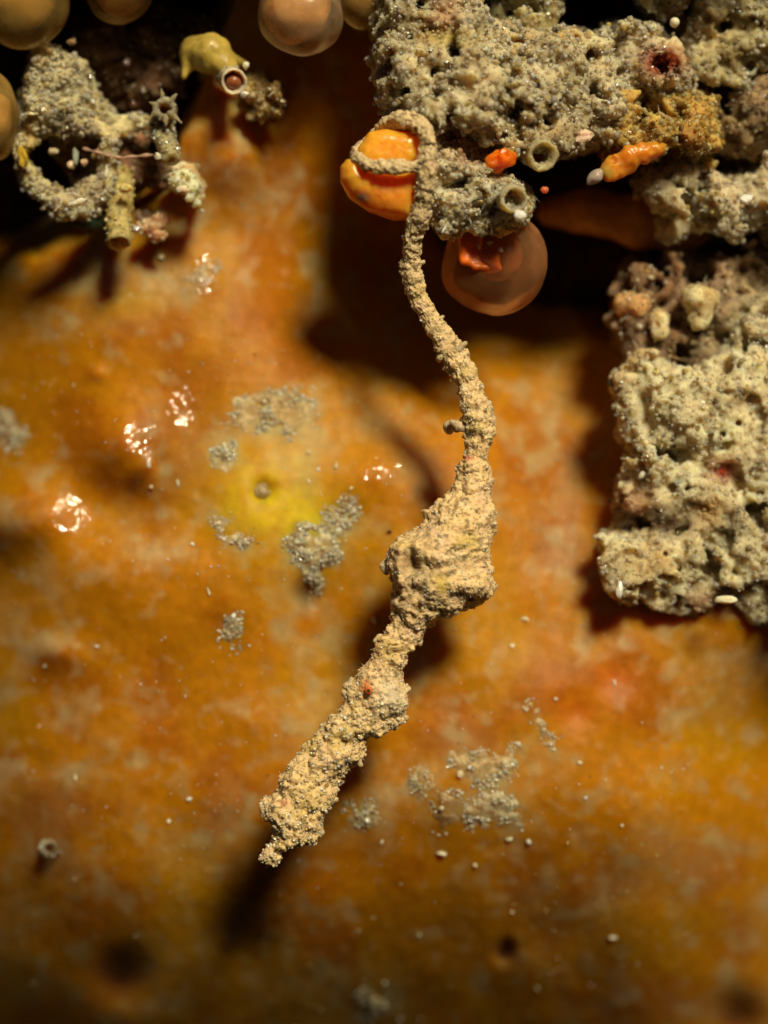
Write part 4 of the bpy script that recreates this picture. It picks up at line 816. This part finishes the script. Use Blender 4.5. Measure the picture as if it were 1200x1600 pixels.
patch('dim grey scrap tucked beside the pipehorse snout', [(540, 1262), (575, 1255), (590, 1280), (570, 1302), (545, 1292)], 169, 260, GB, r=9)
patch('little grey flake between the head shadow and the beaded patch', [(640, 1215), (668, 1200), (678, 1220), (660, 1242), (642, 1235)], 170, 200, GB, r=8)
patch('gritty brown speckled scrap beside the beaded patch', [(676, 1245), (712, 1242), (718, 1278), (690, 1288), (676, 1270)], 171, 260, (.28, .2, .1), r=8, big=7)
patch('tiny cluster of grit on the sponge beside the snout level', [(348, 985), (372, 955), (380, 985), (372, 1012), (350, 1008)], 172, 200, GB, r=8)
patch('faint crumb trail near the round orange pore', [(828, 1100), (848, 1115), (868, 1160), (858, 1168), (838, 1135)], 173, 150, (.4, .3, .17), r=7)
patch('blurred pale scrap at the bottom edge of the sponge', [(560, 1545), (600, 1540), (608, 1580), (580, 1605), (562, 1590)], 174, 200, GB, r=10)
patch('grainy scrap on the pale patch below the tube foot', [(296, 420), (318, 408), (334, 425), (325, 450), (302, 448)], 175, 160, (.46, .38, .27), r=8)
# plug in the yellow pore, glass ring
d0 = on_sponge(77, 1323); tube_thing('glassy_ring', 'small glassy ring of grit on the lower sponge', 'ring', P(77, 1323, d0 + .1), P(77, 1323, d0 - .1), .075, .07, .03, (.3, .26, .18), 182, 70, m=M_skin, amp=.03)

# ------------------------------------------------------------------ loose bits
def bit(name, label, cat, px, py, d, size, col, seed, m=None, rot=0, rough=.3, sub=2, smooth=False, group=None, facet=False):
    rng = np.random.RandomState(seed); v, fc = ICO[1 if facet else sub]; v = v * (1 + rough * (rng.uniform(-1, 1, (len(v), 1)) if facet else noise(v, 1.3, seed)[:, None])); v = v * np.array([size[0], min(size), size[1]]) * PX
    a = R(rot); v = np.stack([v[:, 0] * math.cos(a) - v[:, 2] * math.sin(a), v[:, 1], v[:, 0] * math.sin(a) + v[:, 2] * math.cos(a)], -1)
    o = obj(name, v, fc, m or M_grain, None, smooth, np.tile(np.array(col), (len(v), 1)) * (1 + .12 * noise(v, 20, seed)[:, None])); o.location = P(px, py, d); return tag(o, label, cat, group)
d0 = on_sponge(408, 768); bit('pore_plug', 'pale stub standing in the yellow pore of the sponge', 'plug', 408, 769, d0 - .02, (15, 14), (.42, .35, .26), 181, m=M_skin, rough=.35, sub=3, smooth=True)
WH = (.82, .80, .74)
bit('white_chip', 'bright white chip stuck in the glassy tube mouth below the ledge', 'chip', 812, 338, -1.66, (11, 11), WH, 1, facet=True, rot=30)
bit('white_chip', 'square white chip on the grey crust at the right edge', 'chip', 1166, 312, -.9, (14, 9), WH, 2, facet=True, rot=15)
bit('white_chip', 'upright white splinter at the lower corner of the right rock', 'chip', 968, 922, -.85, (6, 15), WH, 3, rot=-5)
bit('white_chip', 'long pale chip lying on the lower rim of the right rock', 'chip', 1135, 937, -.82, (17, 7), (.75, .68, .48), 4, rot=-2)
bit('white_chip', 'tiny white splinter on the side of the right rock near the red hollow', 'chip', 1003, 741, -.72, (5, 8), (.75, .7, .6), 5, rot=-30)
bit('orange_crumb', 'glowing orange crumb between the ledge and the open tube', 'crumb', 785, 250, -1.45, (20, 16), (.85, .14, .006), 6, m=M_org, rough=.75, sub=3, rot=25)
bit('orange_crumb', 'pinpoint coral red bead under the open worm tube', 'crumb', 851, 297, -1.3, (7, 6), (.75, .12, .05), 7, m=M_org, smooth=True)
bit('shell_scrap', 'pinkish white shell scrap on the lower lip of the ledge', 'shell', 912, 214, -1.3, (17, 9), (.72, .52, .40), 8, rough=.8, rot=10)
bit('pale_bead', 'round pale bead floating above the rust hollow near the top edge', 'bead', 1054, 35, -.9, (8, 8), (.72, .68, .5), 9, rough=.05, smooth=True, sub=3)
bit('pale_bead', 'round white bead on the upper face of the sandy ledge', 'bead', 728, 70, -1.5, (9, 8), (.8, .77, .65), 10, rough=.1, smooth=True, sub=3)
bit('pale_bead', 'shiny white bead above the red patch at the top edge', 'bead', 677, 9, -1.2, (6, 6), (.75, .65, .55), 11, rough=.1, smooth=True, sub=3)
for x, y, d, sz, col, lab, rt in ((122, 316, -.85, (14, 6), (.78, .72, .58), 'shining white flake on the lower rim of the ring crust', 20), (68, 172, -.95, (5, 4), (.7, .62, .4), 'pale yellow chip on top of the ring crust lump', 0), (98, 160, -.8, (8, 5), (.66, .58, .36), 'cream chip above the ring crust hollow', 25),
        (118, 245, -.55, (5, 13), (.32, .36, .30), 'greenish grey sliver in the middle of the ring hollow', 5), (110, 258, -.6, (6, 7), (.66, .5, .32), 'peach speck at the foot of the greenish sliver', 0), (132, 254, -.6, (6, 6), (.62, .42, .26), 'orange tinted speck right of the greenish sliver', 0), (82, 236, -.55, (8, 6), (.5, .43, .28), 'bone coloured speck left of the greenish sliver', 10),
        (166, 270, -.75, (4, 12), (.72, .66, .48), 'upright cream splinter above the yellowish tube', -8), (197, 294, -.75, (10, 8), (.66, .54, .22), 'yellow cream lump high on the yellowish tube', 0), (213, 358, -.6, (8, 5), (.42, .40, .46), 'bluish glassy scrap beside the foot of the yellowish tube', 12), (112, 65, -.5, (8, 5), (.45, .30, .17), 'tan chip under the large corner bubble', 15), (198, 97, -.3, (6, 6), (.35, .28, .28), 'mauve speck in the dark recess', 0), (36, 246, -.75, (8, 18), (.52, .36, .04), 'mustard yellow flake on the outer side of the ring crust', 8),
        (246, 244, -.85, (5, 5), (.7, .62, .5), 'white bead at the end of the beaded thread', 0), (384, 102, -.75, (5, 6), (.75, .68, .5), 'pale bead on the rim of the glassy ring tube', 0), (382, 147, -.8, (7, 6), (.82, .78, .68), 'white glint chip below the glassy ring tube', 30), (287, 296, -.75, (10, 8), (.7, .6, .45), 'cream lump on the thorned knob', 0)):
    bit('debris_scrap', lab, 'scrap', x, y, d, sz, col, x * 7 + y, M_grain, rt, .6, group='scraps of debris in the upper corner clump')
# the orange shred and its grey tip
lo, hi = bounds([(910, 210), (1060, 300)], -1.5, -.3, 10); f = Field(lo, hi, .014, 30)
f.chain([P(x, y, -1.05) for x, y in ((1030, 232), (1000, 240), (975, 252), (955, 264), (948, 270))], [.012, .035, .04, .045, .04]); f.cap(P(1020, 228, -1.05), P(965, 248, -1.1), .012, .02); f.cap(P(1035, 238, -1.0), P(960, 275, -1.08), .008, .02); f.cap(P(1045, 225, -1.0), P(980, 240, -1.08), .006, .016)
V, F = f.build(((.03, 8, 2), (.018, 20, 3))); t = thing('orange_shred', 'orange translucent shred with a grey tip poking out below the yellow crust', 'shred', None)
px, py = toPx(V); obj('stalk', V, F, M_org, t, True, blend(np.array([.62, .22, .02]) * (1 + .3 * fbm(V, 9, 3, 3))[:, None], gs(px, py, 948, 268, 10, 12), (.36, .28, .05)))
f = Field(lo, hi, .014, 30); f.chain([P(942, 268, -1.06), P(930, 276, -1.1), P(920, 286, -1.1)], [.022, .034, .014]); V, F = f.build(((.01, 14, 2),)); obj('tip', V, F, M_film, t, True, np.tile((.36, .3, .26), (len(V), 1)))
# blurred brown finger behind
lo, hi = bounds([(880, 290), (1120, 400)], -.5, 1.2, 30); f = Field(lo, hi, .03, 14); f.chain([P(x, y, d) for x, y, d in ((860, 330, .6), (920, 328, .45), (1000, 345, .3), (1070, 355, .2), (1110, 350, .2))], [.12, .16, .19, .17, .1]); V, F = f.build(((.03, 4, 2),))
tag(obj('brown_finger', V, F, M_film, None, True, np.array([.62, .30, .10]) * (1 + .25 * fbm(V, 4, 2, 3))[:, None]), 'soft brown finger of sponge reaching across the dark gap', 'sponge')

# loose sand grains on the sponge that one can pick out
GR = [(800, 1010, 6, 5), (690, 1333, 11, 7), (958, 1465, 8, 6), (585, 970, 5, 8), (296, 1248, 7, 5), (264, 1283, 5, 5), (905, 1192, 6, 5), (525, 728, 6, 9), (497, 734, 4, 5), (482, 752, 4, 5), (483, 707, 5, 5), (252, 402, 7, 7), (300, 850, 6, 5), (236, 760, 5, 5), (326, 925, 5, 13), (795, 1312, 9, 6), (826, 1315, 5, 8), (742, 1352, 6, 5), (960, 1068, 4, 9), (868, 1093, 5, 4), (972, 1290, 4, 4), (597, 1315, 3, 7), (800, 1425, 4, 4), (118, 1215, 4, 9), (52, 1205, 4, 4), (232, 725, 5, 13), (278, 755, 4, 9), (1033, 1200, 5, 4), (770, 1228, 5, 4), (718, 1210, 8, 10), (655, 1460, 3, 5), (840, 1544, 4, 4), (996, 1506, 4, 3), (365, 962, 5, 8), (152, 1010, 5, 4), (70, 1040, 4, 4), (820, 968, 9, 5), (915, 1246, 5, 4), (608, 832, 5, 4), (1075, 1195, 3, 3)]
rng = np.random.RandomState(9)
GL = ['elongated bright grain right of the pipehorse neck, facing the rock block', 'largest white grain, below the brown speckled scrap and the beaded patch', 'bright grain near the bottom, right of the dark round hole', 'upright sliver of grain beside the pipehorse neck', 'white grain in the pale area left of the pipehorse lower head', 'smaller grain diagonally below the white one left of the lower head', 'bright round grain between the beaded patch and the orange pore',
      'upright grain topmost at the right of the yellow spot', 'middle grain of the three nearest the yellow spot', 'lowest grain of the three nearest the yellow spot', 'small grain above the three beside the yellow spot', 'round grain high on the sponge under the yellowish tube', 'small grain above the faint crumb below the yellow spot', 'small grain left of the yellow pore, under the wet spot', 'long upright splinter below the three pitted patch',
      'flat flake just under the broad pale flake', 'clear upright bead at the corner under the broad pale flake', 'small flat grain below the brown speckled scrap', 'thin upright grain inside the round orange pore', 'yellowish grain on the rim of the round orange pore', 'tiny grain alone in the dim area right of the broad flake', 'thin upright sliver under the dim scrap by the snout', 'lone tiny grain well below the broad pale flake', 'upright sliver in the wet cluster near the left edge', 'tiny dot in the wet cluster near the left edge',
      'tall bright splinter left of the yellow spot', 'short splinter left of the yellow pore', 'small grain in the orange stretch under the rock block corner', 'tiny grain at the right rim of the beaded patch', 'stout upright bead in the beaded blue grey patch', 'tiny upright grain left of the dark round hole', 'tiny grain under the dark round hole', 'tiny grain lowest of the dim lower right sponge', 'grain at the tip of the tiny grit cluster beside the neck', 'grain on the lower wet streak at the left', 'tiny grain under the lower wet streak at the left', 'flat grain in the pale band right of the neck', 'second grain under the round bright one beside the pore', 'black speck', 'lone tiny grain out towards the right edge']
assert len(GL) == len(GR), (len(GL), len(GR))
for k, (x, y, a, b) in enumerate(GR):
    d = on_sponge(x, y); cl = pick([((.72, .64, .45), 3), ((.6, .5, .34), 2), ((.8, .76, .66), 2)], 1, rng)[0]
    if (x, y) == (608, 832): cl = np.array((.02, .015, .01)); GL[k] = 'black speck on the sponge just left of the pipehorse trunk'
    bit('sand_grain', GL[k], 'grain', x, y, d - min(a, b) * PX * .25, (a * .75, b * .75), cl, 200 + k, M_grain, rng.uniform(-30, 30), .42, facet=True, group='loose grains on the orange sponge')
M_highlight, _t, _b = mat('mucus'); _b = _t.nodes.new('ShaderNodeBsdfGlossy'); _b.inputs[0].default_value = (.9, .88, .84, 1); _b.inputs[1].default_value = .10
_x = _t.nodes.new('ShaderNodeMixShader'); _x.inputs[0].default_value = .07; _r = _t.nodes.new('ShaderNodeBsdfTransparent'); _t.links.new(_r.outputs[0], _x.inputs[1]); _t.links.new(_b.outputs[0], _x.inputs[2]); _t.links.new(_x.outputs[0], _t.nodes['Material Output'].inputs[0])
ML = ['wrinkled glossy mucus film at the left edge, widest of the shining films', 'glossy mucus film left of the crumbly patch, streaked diagonally', 'small shining mucus film low on the left side', 'drop of shining mucus beside the tall splinter', 'faint glossy film near the left edge beside two slivers', 'glossy film on the pale grainy scrap under the tube foot', 'amber glinting film between the yellow spot and the trunk', 'thin glossy film above the diagonal streak']
for k, (x, yy, rx, ry) in enumerate(WET):  # glossy films added over the sponge to make its glints
    X, Y, F = grid(np.arange(x - rx * 1.4, x + rx * 1.4, 1.6), np.arange(yy - ry * 1.4, yy + ry * 1.4, 1.6)); D, _ = sponge_depth(X, Y); q = np.stack([X / 200, Y / 200, 0 * X + k], -1)
    qa = q * np.array([.35, 1.35, 1]) if k in (0, 2) else np.stack([(q[:, 0] + q[:, 1]) * .9, (q[:, 0] - q[:, 1]) * .55, q[:, 2]], -1)
    D = D - .016 - .016 * noise(qa, 9, 3) - .015 * noise(qa, 22, 4) - .006 * noise(qa, 46, 6)
    m = gs(X, Y, x, yy, rx * .8, ry * .8) + .45 * fbm(q, 6, 3, 7 + k) > .38
    V = P(X, Y, D); F = F[m[F].all(1)]; us = np.unique(F); rm = np.full(len(V), -1); rm[us] = np.arange(len(us))
    if len(us) > 20: tag(obj('mucus_film', V[us], rm[F], M_highlight, None, True, None), ML[k], 'mucus film', 'shining mucus films on the sponge')
# fine grit: nobody could count it
n = 3000; x = rng.uniform(-20, 1220, n); y = rng.uniform(380, 1620, n)
cl = fbm(np.stack([x / 200, y / 200, 0 * x], -1), 1.4, 3, 91) + .6 * gs(x, y, 430, 770, 190, 170) + .5 * gs(x, y, 740, 1240, 130, 90); ok = cl > rng.uniform(-.3, .9, n)
x, y = x[ok], y[ok]; d, e = sponge_depth(x, y); s_ = e < .05; x, y, d = x[s_], y[s_], d[s_]; n = len(x)
r = np.exp(rng.uniform(np.log(.6), np.log(2.1), n)) * PX
gv, gf, gc = grains_at(P(x, y, d - r * .4), r, pick([((.68, .55, .32), 4), ((.75, .7, .58), 2), ((.5, .36, .14), 2), ((.05, .03, .015), .8)], n, rng), rng)
tag(obj('sponge_grit', gv, gf, M_grain, None, False, gc), 'fine pale grit dusted over the orange sponge', kind='stuff')
